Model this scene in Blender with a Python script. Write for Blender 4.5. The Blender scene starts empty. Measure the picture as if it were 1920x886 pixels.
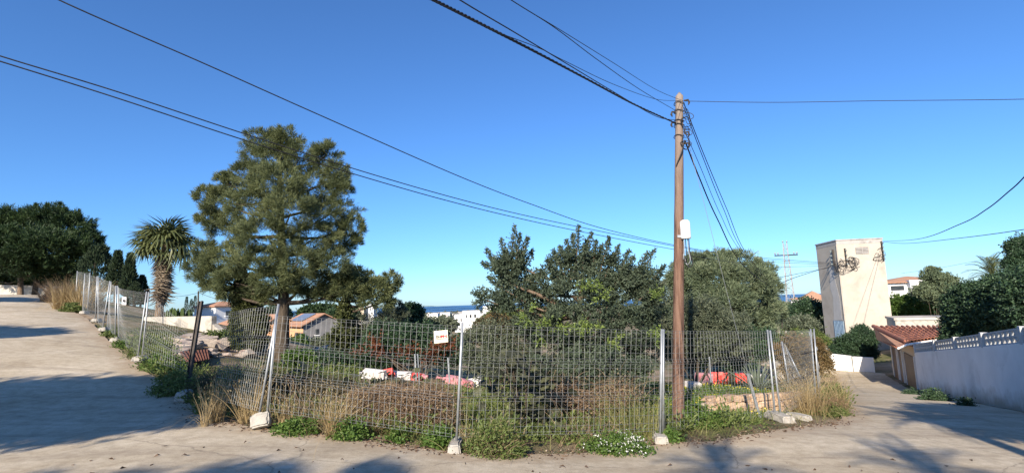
import bpy, bmesh, math, random
import numpy as np
from mathutils import Vector, Matrix, Euler
from mathutils.geometry import delaunay_2d_cdt

random.seed(7)
RNG = np.random.default_rng(11)
R = math.radians
SC = bpy.context.scene
COL = SC.collection

# ------------------------------------------------------------------ camera, sky, sun, exposure
CAM = Vector((0, 0, 2.3)); FPX = 960.0
cd = bpy.data.cameras.new('camera'); cam = bpy.data.objects.new('camera', cd); COL.objects.link(cam)
cd.sensor_width = 36.0; cd.lens = 36.0 * FPX / 1920.0; cd.clip_start = 0.05; cd.clip_end = 60000
CROT = Matrix.Rotation(R(90 + 7.4), 3, 'X') @ Matrix.Rotation(R(-1.9), 3, 'Z')
cam.location = CAM; cam.rotation_euler = CROT.to_euler()
SC.camera = cam

SUN_AZ, SUN_EL = 198.5, 27.0          # compass degrees from +Y clockwise
world = bpy.data.worlds.new('World'); SC.world = world; world.use_nodes = True
wn = world.node_tree; wn.nodes.clear()
wo = wn.nodes.new('ShaderNodeOutputWorld'); bg = wn.nodes.new('ShaderNodeBackground'); sky = wn.nodes.new('ShaderNodeTexSky')
sky.sky_type = 'NISHITA'; sky.sun_disc = False
sky.sun_elevation = R(SUN_EL); sky.sun_rotation = R(SUN_AZ)
sky.air_density = 1.0; sky.dust_density = 0.3; sky.ozone_density = 10.0; sky.altitude = 60
bg.inputs['Strength'].default_value = 0.108
wt = wn.nodes.new('ShaderNodeMix'); wt.data_type = 'RGBA'; wt.blend_type = 'MULTIPLY'; wt.inputs[0].default_value = 1.0; wt.inputs[7].default_value = (.90, .965, 1.0, 1.0)   # even white balance of the whole sky
wn.links.new(sky.outputs[0], wt.inputs[6]); wn.links.new(wt.outputs[2], bg.inputs[0]); wn.links.new(bg.outputs[0], wo.inputs[0])
sl = bpy.data.lights.new('sun', 'SUN'); sun = bpy.data.objects.new('sun', sl); COL.objects.link(sun)
sl.energy = 5.0; sl.angle = R(0.53); sl.color = (1.0, 0.885, 0.74)
SD = Vector((math.sin(R(SUN_AZ)) * math.cos(R(SUN_EL)), math.cos(R(SUN_AZ)) * math.cos(R(SUN_EL)), math.sin(R(SUN_EL))))
sun.rotation_euler = SD.to_track_quat('Z', 'Y').to_euler(); sun.location = (0, 0, 40)
SC.view_settings.view_transform = 'Standard'; SC.view_settings.look = 'None'
SC.view_settings.gamma = 1.0; SC.view_settings.use_curve_mapping = False
SC.view_settings.exposure = 0.85
SC.cycles.max_bounces = 6; SC.cycles.transparent_max_bounces = 8; SC.cycles.use_denoising = True

# ------------------------------------------------------------------ helpers
def at(px, py, Y):
    d = CROT @ Vector(((px - 960) / FPX, -(py - 443) / FPX, -1.0))
    return CAM + d * (Y / d.y)
def A(px, py, Y): return np.array(at(px, py, Y))
def toward_sun(p, h):                   # point h metres above p on the line towards the sun
    return Vector(p) + SD * (h / SD.z)
def nrm(v): return v / (np.linalg.norm(v, axis=-1, keepdims=True) + 1e-9)

WL = {}
def wloc(o):
    return WL.get(o.name, Vector((0, 0, 0))) if o else Vector((0, 0, 0))

def thing(name, label, cat, loc=(0, 0, 0), group=None):
    o = bpy.data.objects.new(name, None); COL.objects.link(o)
    o.empty_display_size = 0.2
    o.location = loc; WL[o.name] = Vector(loc)
    o['label'] = label; o['category'] = cat
    if group: o['group'] = group
    return o
def tag(o, label=None, cat=None, group=None, kind=None):
    if label: o['label'] = label
    if cat: o['category'] = cat
    if group: o['group'] = group
    if kind: o['kind'] = kind
    return o

def np_mesh(name, V, polys, mat, var=None, smooth=False):
    """V (n,3); polys = list of int arrays, each (m,k) with equal k"""
    me = bpy.data.meshes.new(name)
    V = np.asarray(V, dtype=np.float32)
    loops, starts, tot, n = [], [], [], 0
    for f in polys:
        f = np.asarray(f, dtype=np.int32)
        if len(f) == 0: continue
        k = f.shape[1]
        loops.append(f.ravel()); starts.append(n + np.arange(len(f)) * k); n += f.size
    loops = np.concatenate(loops); starts = np.concatenate(starts)
    me.vertices.add(len(V)); me.vertices.foreach_set('co', V.ravel())
    me.loops.add(len(loops)); me.loops.foreach_set('vertex_index', loops)
    me.polygons.add(len(starts)); me.polygons.foreach_set('loop_start', starts.astype(np.int32))
    me.update(calc_edges=True)
    me.polygons.foreach_set('use_smooth', np.full(len(starts), bool(smooth)))
    if var is not None:
        a = me.attributes.new('var', 'FLOAT', 'POINT'); a.data.foreach_set('value', np.asarray(var, dtype=np.float32))
    if mat: me.materials.append(mat)
    return me
def link(name, me, parent=None, loc=None, rot=None):
    o = bpy.data.objects.new(name, me); COL.objects.link(o)
    if parent: o.parent = parent
    if loc is not None: o.location = loc
    if rot is not None: o.rotation_euler = rot
    return o

class MB:
    """collects shapes in world coordinates; build() links them as one mesh object"""
    def __init__(s): s.v = []; s.f = {}; s.n = 0
    def add(s, V, F):
        V = np.asarray(V, dtype=float)
        for f in F:
            s.f.setdefault(len(f), []).append([i + s.n for i in f])
        s.v.append(V); s.n += len(V); return s
    def box(s, c, d, rz=0.0, M=None, taper=1.0):
        x, y, z = [q / 2 for q in d]
        P = [(-x, -y, -z), (x, -y, -z), (x, y, -z), (-x, y, -z), (-x * taper, -y * taper, z), (x * taper, -y * taper, z), (x * taper, y * taper, z), (-x * taper, y * taper, z)]
        T = Matrix.Rotation(rz, 3, 'Z') if M is None else M
        P = [T @ Vector(p) + Vector(c) for p in P]
        return s.add(P, [(0, 3, 2, 1), (4, 5, 6, 7), (0, 1, 5, 4), (1, 2, 6, 5), (2, 3, 7, 6), (3, 0, 4, 7)])
    def hexa(s, P):
        return s.add(P, [(0, 3, 2, 1), (4, 5, 6, 7), (0, 1, 5, 4), (1, 2, 6, 5), (2, 3, 7, 6), (3, 0, 4, 7)])
    def prism(s, poly, off):
        n = len(poly); P = [Vector(p) for p in poly] + [Vector(p) + Vector(off) for p in poly]
        return s.add(P, [tuple(range(n))[::-1], tuple(range(n, 2 * n))] + [(i, (i + 1) % n, n + (i + 1) % n, n + i) for i in range(n)])
    def tube(s, pts, rad, sides=8, cap=True):
        pts = [np.array(p, dtype=float) for p in pts]; n = len(pts)
        rad = [rad] * n if np.isscalar(rad) else list(rad)
        V = []; ref = None
        for i in range(n):
            t = pts[min(i + 1, n - 1)] - pts[max(i - 1, 0)]; t = t / (np.linalg.norm(t) + 1e-9)
            if ref is None:
                ref = np.cross(t, (0, 0, 1.0)) if abs(t[2]) < .9 else np.cross(t, (1.0, 0, 0))
            u = ref - t * np.dot(ref, t); u = u / (np.linalg.norm(u) + 1e-9); w = np.cross(t, u); ref = u
            for k in range(sides):
                a = 2 * math.pi * k / sides
                V.append(pts[i] + rad[i] * (math.cos(a) * u + math.sin(a) * w))
        F = [(i * sides + k, i * sides + (k + 1) % sides, (i + 1) * sides + (k + 1) % sides, (i + 1) * sides + k) for i in range(n - 1) for k in range(sides)]
        if cap: F += [tuple(range(sides))[::-1], tuple(range((n - 1) * sides, n * sides))]
        return s.add(V, F)
    def build(s, name, mat, parent=None, smooth=False, origin=None, bevel=0.0):
        V = np.concatenate(s.v)
        o0 = Vector(origin) if origin is not None else None
        base = wloc(parent) if parent else (o0 if o0 is not None else Vector((0, 0, 0)))
        V = V - np.array(base)
        me = np_mesh(name, V, [np.array(f) for f in s.f.values()], mat, smooth=smooth)
        o = link(name, me, parent)
        if parent is None and o0 is not None: o.location = o0
        WL[o.name] = Vector(base)
        if bevel:
            m = o.modifiers.new('bevel', 'BEVEL'); m.width = bevel; m.segments = 2; m.limit_method = 'ANGLE'
        return o

def spline(P, n):
    """Catmull-Rom through control points"""
    P = [np.array(p, dtype=float) for p in P]
    if len(P) == 2: return [P[0] + (P[1] - P[0]) * t for t in np.linspace(0, 1, n)]
    Q = [2 * P[0] - P[1]] + P + [2 * P[-1] - P[-2]]; out = []
    for t in np.linspace(0, len(P) - 1, n):
        i = min(int(t), len(P) - 2); u = t - i; a, b, c, d = Q[i:i + 4]
        out.append(.5 * (2 * b + (c - a) * u + (2 * a - 5 * b + 4 * c - d) * u * u + (3 * b - 3 * c + d - a) * u ** 3))
    return out

# ------------------------------------------------------------------ materials
def rgb(c): return (c[0], c[1], c[2], 1.0)
def base_mat(name, rough=.8, spec=.3, metal=0.0):
    m = bpy.data.materials.new(name); m.use_nodes = True
    nt = m.node_tree; b = nt.nodes['Principled BSDF']
    b.inputs['Roughness'].default_value = rough; b.inputs['Metallic'].default_value = metal
    b.inputs['Specular IOR Level'].default_value = spec
    return m, nt, b
def ramp(nt, stops):
    r = nt.nodes.new('ShaderNodeValToRGB'); e = r.color_ramp.elements
    while len(e) < len(stops): e.new(.5)
    for x, (p, c) in zip(e, stops): x.position = p; x.color = rgb(c)
    return r
def noise(nt, vec, scale, detail=5, rough=.6, dist=0.0):
    n = nt.nodes.new('ShaderNodeTexNoise'); n.inputs['Scale'].default_value = scale
    n.inputs['Detail'].default_value = detail; n.inputs['Roughness'].default_value = rough; n.inputs['Distortion'].default_value = dist
    if vec is not None: nt.links.new(vec, n.inputs['Vector'])
    return n
def mixc(nt, fac, a, b, mode='MIX'):
    m = nt.nodes.new('ShaderNodeMix'); m.data_type = 'RGBA'; m.blend_type = mode
    for s, v in ((0, fac), (6, a), (7, b)):
        if hasattr(v, 'links') or hasattr(v, 'is_output'): nt.links.new(v, m.inputs[s])
        elif isinstance(v, (int, float)): m.inputs[s].default_value = v
        else: m.inputs[s].default_value = rgb(v)
    return m.outputs[2]
def surf(name, c1, c2, scale=3.0, rough=.85, spec=.2, metal=0.0, bump=.15, bscale=40.0, stain=None, sscale=.6, srange=(.5, .7), stretch=None, obrand=0.0, bdist=.01):
    """two-tone noisy surface with optional stains, bump and per-object variation"""
    m, nt, b = base_mat(name, rough, spec, metal)
    g = nt.nodes.new('ShaderNodeNewGeometry'); vec = g.outputs['Position']
    if stretch:
        mp = nt.nodes.new('ShaderNodeMapping'); mp.inputs['Scale'].default_value = stretch
        nt.links.new(vec, mp.inputs['Vector']); vec = mp.outputs[0]
    n1 = noise(nt, vec, scale); r1 = ramp(nt, [(.3, c1), (.7, c2)]); nt.links.new(n1.outputs[0], r1.inputs[0]); c = r1.outputs[0]
    if stain is not None:
        n2 = noise(nt, vec, sscale, 8, .65, .4); r2 = ramp(nt, [(srange[0], (0, 0, 0)), (srange[1], (1, 1, 1))]); nt.links.new(n2.outputs[0], r2.inputs[0])
        c = mixc(nt, r2.outputs[0], c, stain)
    if obrand:
        oi = nt.nodes.new('ShaderNodeObjectInfo'); rr = ramp(nt, [(0, (1 - obrand,) * 3), (1, (1 + obrand * .5,) * 3)])
        nt.links.new(oi.outputs['Random'], rr.inputs[0]); c = mixc(nt, 1.0, c, rr.outputs[0], 'MULTIPLY')
    nt.links.new(c, b.inputs['Base Color'])
    if bump:
        n3 = noise(nt, vec, bscale, 6); bp = nt.nodes.new('ShaderNodeBump'); bp.inputs['Strength'].default_value = bump; bp.inputs['Distance'].default_value = bdist
        nt.links.new(n3.outputs[0], bp.inputs['Height']); nt.links.new(bp.outputs[0], b.inputs['Normal'])
    return m
def leafmat(name, dark, mid, light, rough=.55, trans=.25, spec=.3):
    m, nt, b = base_mat(name, rough, spec)
    a = nt.nodes.new('ShaderNodeAttribute'); a.attribute_name = 'var'
    r = ramp(nt, [(0, dark), (.55, mid), (1, light)]); nt.links.new(a.outputs['Fac'], r.inputs[0])
    nt.links.new(r.outputs[0], b.inputs['Base Color'])
    if trans:
        t = nt.nodes.new('ShaderNodeBsdfTranslucent'); nt.links.new(r.outputs[0], t.inputs['Color'])
        mx = nt.nodes.new('ShaderNodeMixShader'); mx.inputs[0].default_value = trans
        nt.links.new(b.outputs[0], mx.inputs[1]); nt.links.new(t.outputs[0], mx.inputs[2])
        nt.links.new(mx.outputs[0], nt.nodes['Material Output'].inputs['Surface'])
    return m

M = {}
M['bark'] = surf('bark', (.11, .075, .05), (.24, .18, .13), 9, .95, .1, bump=.8, bscale=22, stretch=(1, 1, .25), bdist=.04)
M['dark_bark'] = surf('dark_bark', (.05, .04, .03), (.12, .095, .07), 9, .95, .1, bump=.8, bscale=22, stretch=(1, 1, .25), bdist=.04)
M['pole_wood'] = surf('pole_wood', (.20, .105, .065), (.36, .23, .165), 7, .9, .15, bump=.7, bscale=30, stretch=(3, 3, .22), stain=(.11, .06, .045), sscale=5, srange=(.56, .68), bdist=.02)
def weathered_pole():
    m = surf('weathered_pole', (.115, .064, .045), (.225, .14, .10), 7, .9, .15, bump=.8, bscale=26, stretch=(3, 3, .2), stain=(.05, .03, .024), sscale=4, srange=(.52, .64), bdist=.02)
    nt = m.node_tree; b = nt.nodes['Principled BSDF']; src = b.inputs['Base Color'].links[0].from_socket
    g = nt.nodes.new('ShaderNodeNewGeometry'); sp = nt.nodes.new('ShaderNodeSeparateXYZ'); nt.links.new(g.outputs['Position'], sp.inputs[0])
    n = noise(nt, g.outputs['Position'], 6, 6); ad = nt.nodes.new('ShaderNodeMath'); ad.operation = 'MULTIPLY_ADD'; ad.inputs[1].default_value = 1.6
    nt.links.new(n.outputs[0], ad.inputs[0]); nt.links.new(sp.outputs[2], ad.inputs[2])
    mr = nt.nodes.new('ShaderNodeMapRange'); mr.inputs[1].default_value = 4.2; mr.inputs[2].default_value = 7.6; nt.links.new(ad.outputs[0], mr.inputs[0])
    nt.links.new(mixc(nt, mr.outputs[0], src, (.26, .215, .18)), b.inputs['Base Color']); return m
M['pole_wood'] = weathered_pole()
M['grey_wood'] = surf('grey_wood', (.30, .26, .22), (.5, .45, .39), 8, .9, .15, bump=.6, bscale=30, stretch=(3, 3, .25), bdist=.02)
M['galv'] = surf('galv', (.30, .32, .33), (.42, .44, .45), 14, .5, .5, .6, bump=.05)
M['wire'] = surf('wire', (.19, .20, .20), (.27, .28, .275), 20, .55, .4, .3, bump=0)
M['dark_steel'] = surf('dark_steel', (.035, .033, .032), (.075, .06, .05), 8, .7, .3, .2, bump=.2)
M['concrete_block'] = surf('concrete_block', (.30, .28, .245), (.43, .405, .355), 6, .95, .1, bump=.5, bscale=35, stain=(.27, .22, .165), sscale=3, srange=(.55, .7), bdist=.02)
M['cable'] = surf('cable', (.012, .012, .014), (.03, .03, .033), 5, .6, .3, bump=0)
M['white_plastic'] = surf('white_plastic', (.72, .72, .70), (.80, .80, .79), 4, .4, .4, bump=0)
M['white_wall'] = surf('white_wall', (.74, .725, .70), (.83, .815, .79), 1.2, .9, .1, bump=.25, bscale=25, stain=(.54, .52, .49), sscale=.5, srange=(.55, .8))
M['lattice'] = surf('lattice', (.42, .42, .41), (.54, .54, .53), 3, .9, .1, bump=.2)
M['render_beige'] = surf('render_beige', (.42, .375, .31), (.50, .45, .375), .7, .95, .08, bump=.25, bscale=18, stain=(.36, .315, .262), sscale=.55, srange=(.5, .68))
M['cement_grey'] = surf('cement_grey', (.33, .31, .29), (.46, .44, .41), 1.2, .95, .08, bump=.3, bscale=18, stain=(.22, .2, .18), sscale=1.2, srange=(.5, .7))
M['old_wall'] = surf('old_wall', (.40, .37, .32), (.56, .52, .45), 1.0, .95, .08, bump=.5, bscale=9, stain=(.20, .18, .15), sscale=.9, srange=(.5, .68), bdist=.03)
M['house_white'] = surf('house_white', (.74, .74, .72), (.82, .82, .80), .5, .9, .1, bump=.1)
M['house_cream'] = surf('house_cream', (.62, .50, .36), (.70, .58, .43), .5, .9, .1, bump=.1)
M['house_orange'] = surf('house_orange', (.60, .33, .17), (.68, .41, .23), .5, .9, .1, bump=.1)
M['house_grey'] = surf('house_grey', (.17, .17, .172), (.23, .225, .225), .6, .9, .1, bump=.2, stain=(.14, .138, .135), sscale=.5)
M['tile'] = surf('tile', (.24, .095, .062), (.38, .165, .105), 5, .85, .15, bump=.25, bscale=30, stain=(.24, .15, .10), sscale=2.5, srange=(.55, .72), obrand=.3)
M['tile_far'] = surf('tile_far', (.33, .175, .11), (.45, .26, .17), 2.5, .9, .1, bump=.3, bscale=6, stain=(.38, .25, .17), sscale=1.0)
M['glass_dark'] = surf('glass_dark', (.02, .025, .03), (.04, .045, .05), 2, .15, .6, bump=0)
M['blue_door'] = surf('blue_door', (.20, .30, .40), (.30, .40, .49), 3, .6, .3, bump=.1)
M['brown_door'] = surf('brown_door', (.10, .055, .03), (.16, .09, .05), 5, .6, .3, bump=.3, stretch=(4, 4, .4))
M['red_plastic'] = surf('red_plastic', (.50, .035, .025), (.60, .07, .05), 4, .5, .35, bump=.05, stain=(.60, .25, .2), sscale=3)
M['pink_plastic'] = surf('pink_plastic', (.46, .16, .18), (.54, .25, .27), 4, .5, .35, bump=.05, stain=(.6, .45, .42), sscale=3)
M['white_barrier'] = surf('white_barrier', (.50, .48, .46), (.62, .60, .58), 4, .5, .35, bump=.05, stain=(.52, .45, .40), sscale=3)
M['rust_sheet'] = surf('rust_sheet', (.12, .05, .035), (.19, .085, .055), 4, .85, .2, bump=.2)
M['stone'] = surf('stone', (.44, .29, .18), (.62, .46, .31), 6, .95, .08, bump=.7, bscale=16, obrand=.35, stain=(.35, .26, .19), sscale=4, bdist=.03)
M['mortar'] = surf('mortar', (.50, .42, .32), (.62, .54, .43), 5, .95, .08, bump=.5, bscale=20, bdist=.02)
M['pebble'] = surf('pebble', (.26, .2, .14), (.40, .33, .25), 8, .95, .08, bump=0)
M['slab'] = surf('slab', (.30, .255, .215), (.43, .375, .32), 2.2, .95, .08, bump=.5, bscale=14, obrand=.25, stain=(.38, .27, .22), sscale=2, bdist=.02)
M['sign_cream'] = surf('sign_cream', (.78, .70, .50), (.84, .78, .60), 3, .6, .3, bump=0)
M['sign_red'] = surf('sign_red', (.62, .02, .03), (.66, .03, .04), 3, .6, .3, bump=0)
M['sign_black'] = surf('sign_black', (.03, .03, .035), (.05, .05, .055), 3, .6, .3, bump=0)
M['porcelain'] = surf('porcelain', (.16, .2, .2), (.24, .28, .27), 3, .3, .5, bump=0)
M['pylon_steel'] = surf('pylon_steel', (.36, .34, .33), (.46, .44, .42), 3, .6, .3, .2, bump=0)
M['solar'] = surf('solar', (.12, .14, .18), (.18, .2, .24), 3, .3, .5, bump=0)
# foliage
M['pine'] = leafmat('pine', (.056, .076, .036), (.130, .155, .066), (.245, .26, .11), .6, .27)
M['pine_dark'] = leafmat('pine_dark', (0.016, 0.032, 0.014), (0.035, 0.065, 0.022), (0.081, 0.121, 0.035), .6, .15)
M['pine_right'] = leafmat('pine_right', (.075, .105, .058), (.150, .190, .105), (.27, .30, .175), .6, .25)
M['carob'] = leafmat('carob', (.036, .054, .033), (.074, .100, .062), (.142, .172, .108), .6, .2, .25)
M['carob_new'] = leafmat('carob_new', (.10, .15, .03), (.16, .22, .05), (.24, .30, .08), .45, .3, .4)
M['olive'] = leafmat('olive', (0.056, 0.073, 0.043), (0.106, 0.125, 0.077), (0.188, 0.206, 0.138), .55, .15)
M['hedge'] = leafmat('hedge', (0.018, 0.040, 0.022), (0.040, 0.076, 0.036), (0.081, 0.135, 0.058), .5, .12)
M['cypress'] = leafmat('cypress', (0.014, 0.025, 0.013), (0.028, 0.048, 0.021), (0.056, 0.081, 0.034), .7, .08)
M['ivy'] = leafmat('ivy', (0.030, 0.038, 0.012), (0.066, 0.078, 0.024), (0.120, 0.132, 0.042), .5, .15)
M['green'] = leafmat('green', (.045, .085, .018), (.085, .150, .030), (.16, .23, .055), .5, .3)
M['weed'] = leafmat('weed', (0.066, 0.096, 0.026), (0.120, 0.162, 0.043), (0.204, 0.228, 0.078), .55, .3)
M['drygrass'] = leafmat('drygrass', (.22, .155, .07), (.40, .30, .15), (.58, .46, .26), .7, .3)
M['greengrass'] = leafmat('greengrass', (.12, .14, .04), (.22, .22, .08), (.36, .33, .14), .65, .3)
M['drybrush'] = leafmat('drybrush', (0.130, 0.085, 0.052), (0.247, 0.169, 0.104), (0.390, 0.286, 0.182), .8, .15)
M['darkbrush'] = leafmat('darkbrush', (.045, .042, .025), (.085, .078, .042), (.16, .135, .075), .75, .15)
M['castor'] = leafmat('castor', (.030, .034, .022), (.058, .062, .036), (.115, .12, .06), .5, .25, .35)
M['autumn'] = leafmat('autumn', (0.068, 0.022, 0.011), (0.150, 0.049, 0.019), (0.255, 0.098, 0.034), .6, .3)
M['rustshrub'] = leafmat('rustshrub', (.09, .075, .03), (.16, .11, .045), (.24, .15, .07), .6, .25)
M['frond'] = leafmat('frond', (.05, .065, .022), (.105, .125, .045), (.20, .20, .085), .45, .2, .4)
M['deadfrond'] = leafmat('deadfrond', (.12, .092, .062), (.235, .185, .13), (.36, .30, .225), .8, .15)
M['agave'] = leafmat('agave', (.06, .085, .06), (.11, .14, .10), (.17, .2, .15), .5, .1)
M['cactus'] = leafmat('cactus', (.05, .075, .02), (.09, .12, .035), (.14, .17, .06), .6, 0)
M['flower'] = leafmat('flower', (.70, .70, .66), (.76, .76, .72), (.82, .82, .78), .6, .3)
M['yellowflower'] = leafmat('yellowflower', (.60, .50, .03), (.70, .60, .05), (.78, .68, .10), .6, .3)
M['deadleaf'] = leafmat('deadleaf', (.05, .03, .02), (.11, .07, .045), (.20, .13, .08), .8, .1)

# ------------------------------------------------------------------ terrain height
CTRL = []
def C3(x, y, z): CTRL.append((x, y, z))
def CP(px, py, Y): p = at(px, py, Y); CTRL.append((p.x, p.y, p.z))
# camera side of the fence: the junction
CP(490, 800, 9.2); CP(858, 842, 8.3); CP(1240, 826, 9.6); CP(1462, 786, 11.7); CP(1580, 775, 12.9); CP(1272, 792, 10.5)
C3(0, 6.6, .05); C3(-6.4, 6.4, .38); C3(7.0, 7.0, -.25); C3(0, 0, .55); C3(-8, -2, .9); C3(8, -2, .35); C3(0, -14, 1.0); C3(-16, -14, 1.6); C3(16, -14, .6); C3(-20, 0, 1.9); C3(19, 4, .1)
# left road climbing
for s, z in ((14, .55), (18, 1.0), (26, 1.79), (34, 2.56), (42, 3.33), (48, 3.85), (58, 4.15), (75, 4.2)):
    for t in (0.0, -5.5):               # fence line and five metres to the camera side of it
        k = 1 / math.sqrt(2); x0, y0 = -s * k, s * k
        C3(x0 + (t + 2.6) * k, y0 + (t + 2.6) * k, z)
# right road dropping
d28 = (math.sin(R(28)), math.cos(R(28)))
for t, z in ((13, -.45), (17.5, -.86), (22, -1.40), (27, -2.0), (33.5, -2.78), (38, -3.05), (46, -3.2), (60, -3.3)):
    for o in (-1.9, 2.2, 6.0):
        C3(d28[0] * t + d28[1] * o, d28[1] * t - d28[0] * o, z)
# inside the lot
C3(-1.0, 12, -.22); C3(-3, 16, .02); C3(2.0, 15, -.45); C3(5.2, 13.2, -.62); C3(6.5, 17, -.70); C3(-6, 14, .35); C3(-9.2, 20, .45); C3(-11.5, 18, 1.05); C3(-6, 26, -.9)
C3(2, 24, -1.6); C3(9, 26, -2.0); C3(-14, 28, 1.0); C3(-20, 32, 1.5); C3(-30, 50, 1.5); C3(-5, 40, -2.6); C3(10, 42, -3.6); C3(-20, 60, -2.6); C3(-40, 80, -2.0); C3(20, 70, -5.5); C3(0, 80, -6.0); C3(50, 70, -2.6); C3(35, 48, -2.6); C3(40, 20, -1.6); C3(60, 30, -1.5)
C3(-60, 40, 4.4); C3(-55, 70, 3.0)
CT = np.array(CTRL)
def _phi(r2): return .5 * r2 * np.log(r2 + 1e-9)
_n = len(CT); _d2 = ((CT[:, None, :2] - CT[None, :, :2]) ** 2).sum(-1)
_K = _phi(_d2) + np.eye(_n) * .4
_P = np.c_[np.ones(_n), CT[:, :2]]
_W = np.linalg.solve(np.block([[_K, _P], [_P.T, np.zeros((3, 3))]]), np.r_[CT[:, 2], np.zeros(3)])
def tps(x, y):
    d2 = (x[:, None] - CT[None, :, 0]) ** 2 + (y[:, None] - CT[None, :, 1]) ** 2
    return _phi(d2) @ _W[:_n] + _W[_n] + _W[_n + 1] * x + _W[_n + 2] * y
def far_z(x, y):
    d = np.hypot(x, y)
    z = np.interp(d, [0, 60, 120, 300, 700, 1500, 3000, 4300, 5200, 60000], [0, -3, -6.5, -10, -15, -25, -43, -51, -62, -80])
    z = np.where(y < 20, np.interp(d, [0, 60, 400], [1, 1.5, 6]), z)
    return z
def HA(x, y):
    x = np.atleast_1d(np.asarray(x, float)); y = np.atleast_1d(np.asarray(y, float))
    d = np.hypot(x, y - 15); w = np.clip((d - 45) / 45, 0, 1); w = w * w * (3 - 2 * w)
    xx = np.clip(x, -70, 70); yy = np.clip(y, -25, 95)
    return tps(xx, yy) * (1 - w) + far_z(x, y) * w
def H(x, y): return float(HA(x, y)[0])
def G(px, py, Y):                       # ground point under the pixel column at depth Y
    p = at(px, py, Y); return Vector((p.x, p.y, H(p.x, p.y)))
def ground_hit(px, py):                 # where the view ray meets the ground
    d = (at(px, py, 1) - CAM); ys = np.linspace(3, 70, 1400)
    P = np.array(CAM)[None] + np.array(d)[None] * ys[:, None]
    h = P[:, 2] - HA(P[:, 0], P[:, 1]); i = int(np.argmax(h < 0)) if (h < 0).any() else len(ys) - 1
    return Vector((P[i, 0], P[i, 1], H(P[i, 0], P[i, 1])))

# ------------------------------------------------------------------ ground, road, sea
def axis(lo, hi, step, outer):
    a = list(np.arange(lo, hi + 1e-6, step)); g = step
    while a[-1] < outer: g *= 1.22; a.append(a[-1] + g)
    g = step
    while a[0] > -outer: g *= 1.22; a.insert(0, a[0] - g)
    return np.array(a)
gx = axis(-26, 26, .4, 9000); gy = axis(4, 40, .4, 9000)
gx = gx[gx > -9500]; gy = gy[gy > -400]
X, Y = np.meshgrid(gx, gy); nx, ny = len(gx), len(gy)
Z = HA(X.ravel(), Y.ravel())
idx = np.arange(nx * ny).reshape(ny, nx)
Fq = np.stack([idx[:-1, :-1], idx[:-1, 1:], idx[1:, 1:], idx[1:, :-1]], -1).reshape(-1, 4)

def soil_material():
    m, nt, b = base_mat('soil', .97, .08)
    g = nt.nodes.new('ShaderNodeNewGeometry'); v = g.outputs['Position']
    n1 = noise(nt, v, 1.3, 8); r1 = ramp(nt, [(.3, (.23, .165, .105)), (.7, (.40, .31, .21))]); nt.links.new(n1.outputs[0], r1.inputs[0])
    n2 = noise(nt, v, .35, 7); r2 = ramp(nt, [(.42, (0, 0, 0)), (.6, (1, 1, 1))]); nt.links.new(n2.outputs[0], r2.inputs[0])
    n4 = noise(nt, v, 3.1, 6); r4 = ramp(nt, [(.3, (.055, .072, .026)), (.7, (.12, .125, .05))]); nt.links.new(n4.outputs[0], r4.inputs[0])
    c = mixc(nt, r2.outputs[0], r1.outputs[0], r4.outputs[0])
    nt.links.new(c, b.inputs['Base Color'])
    n3 = noise(nt, v, 22, 8, .7); bp = nt.nodes.new('ShaderNodeBump'); bp.inputs['Strength'].default_value = .8; bp.inputs['Distance'].default_value = .05
    nt.links.new(n3.outputs[0], bp.inputs['Height']); nt.links.new(bp.outputs[0], b.inputs['Normal'])
    return m
M['soil'] = soil_material()
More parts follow.
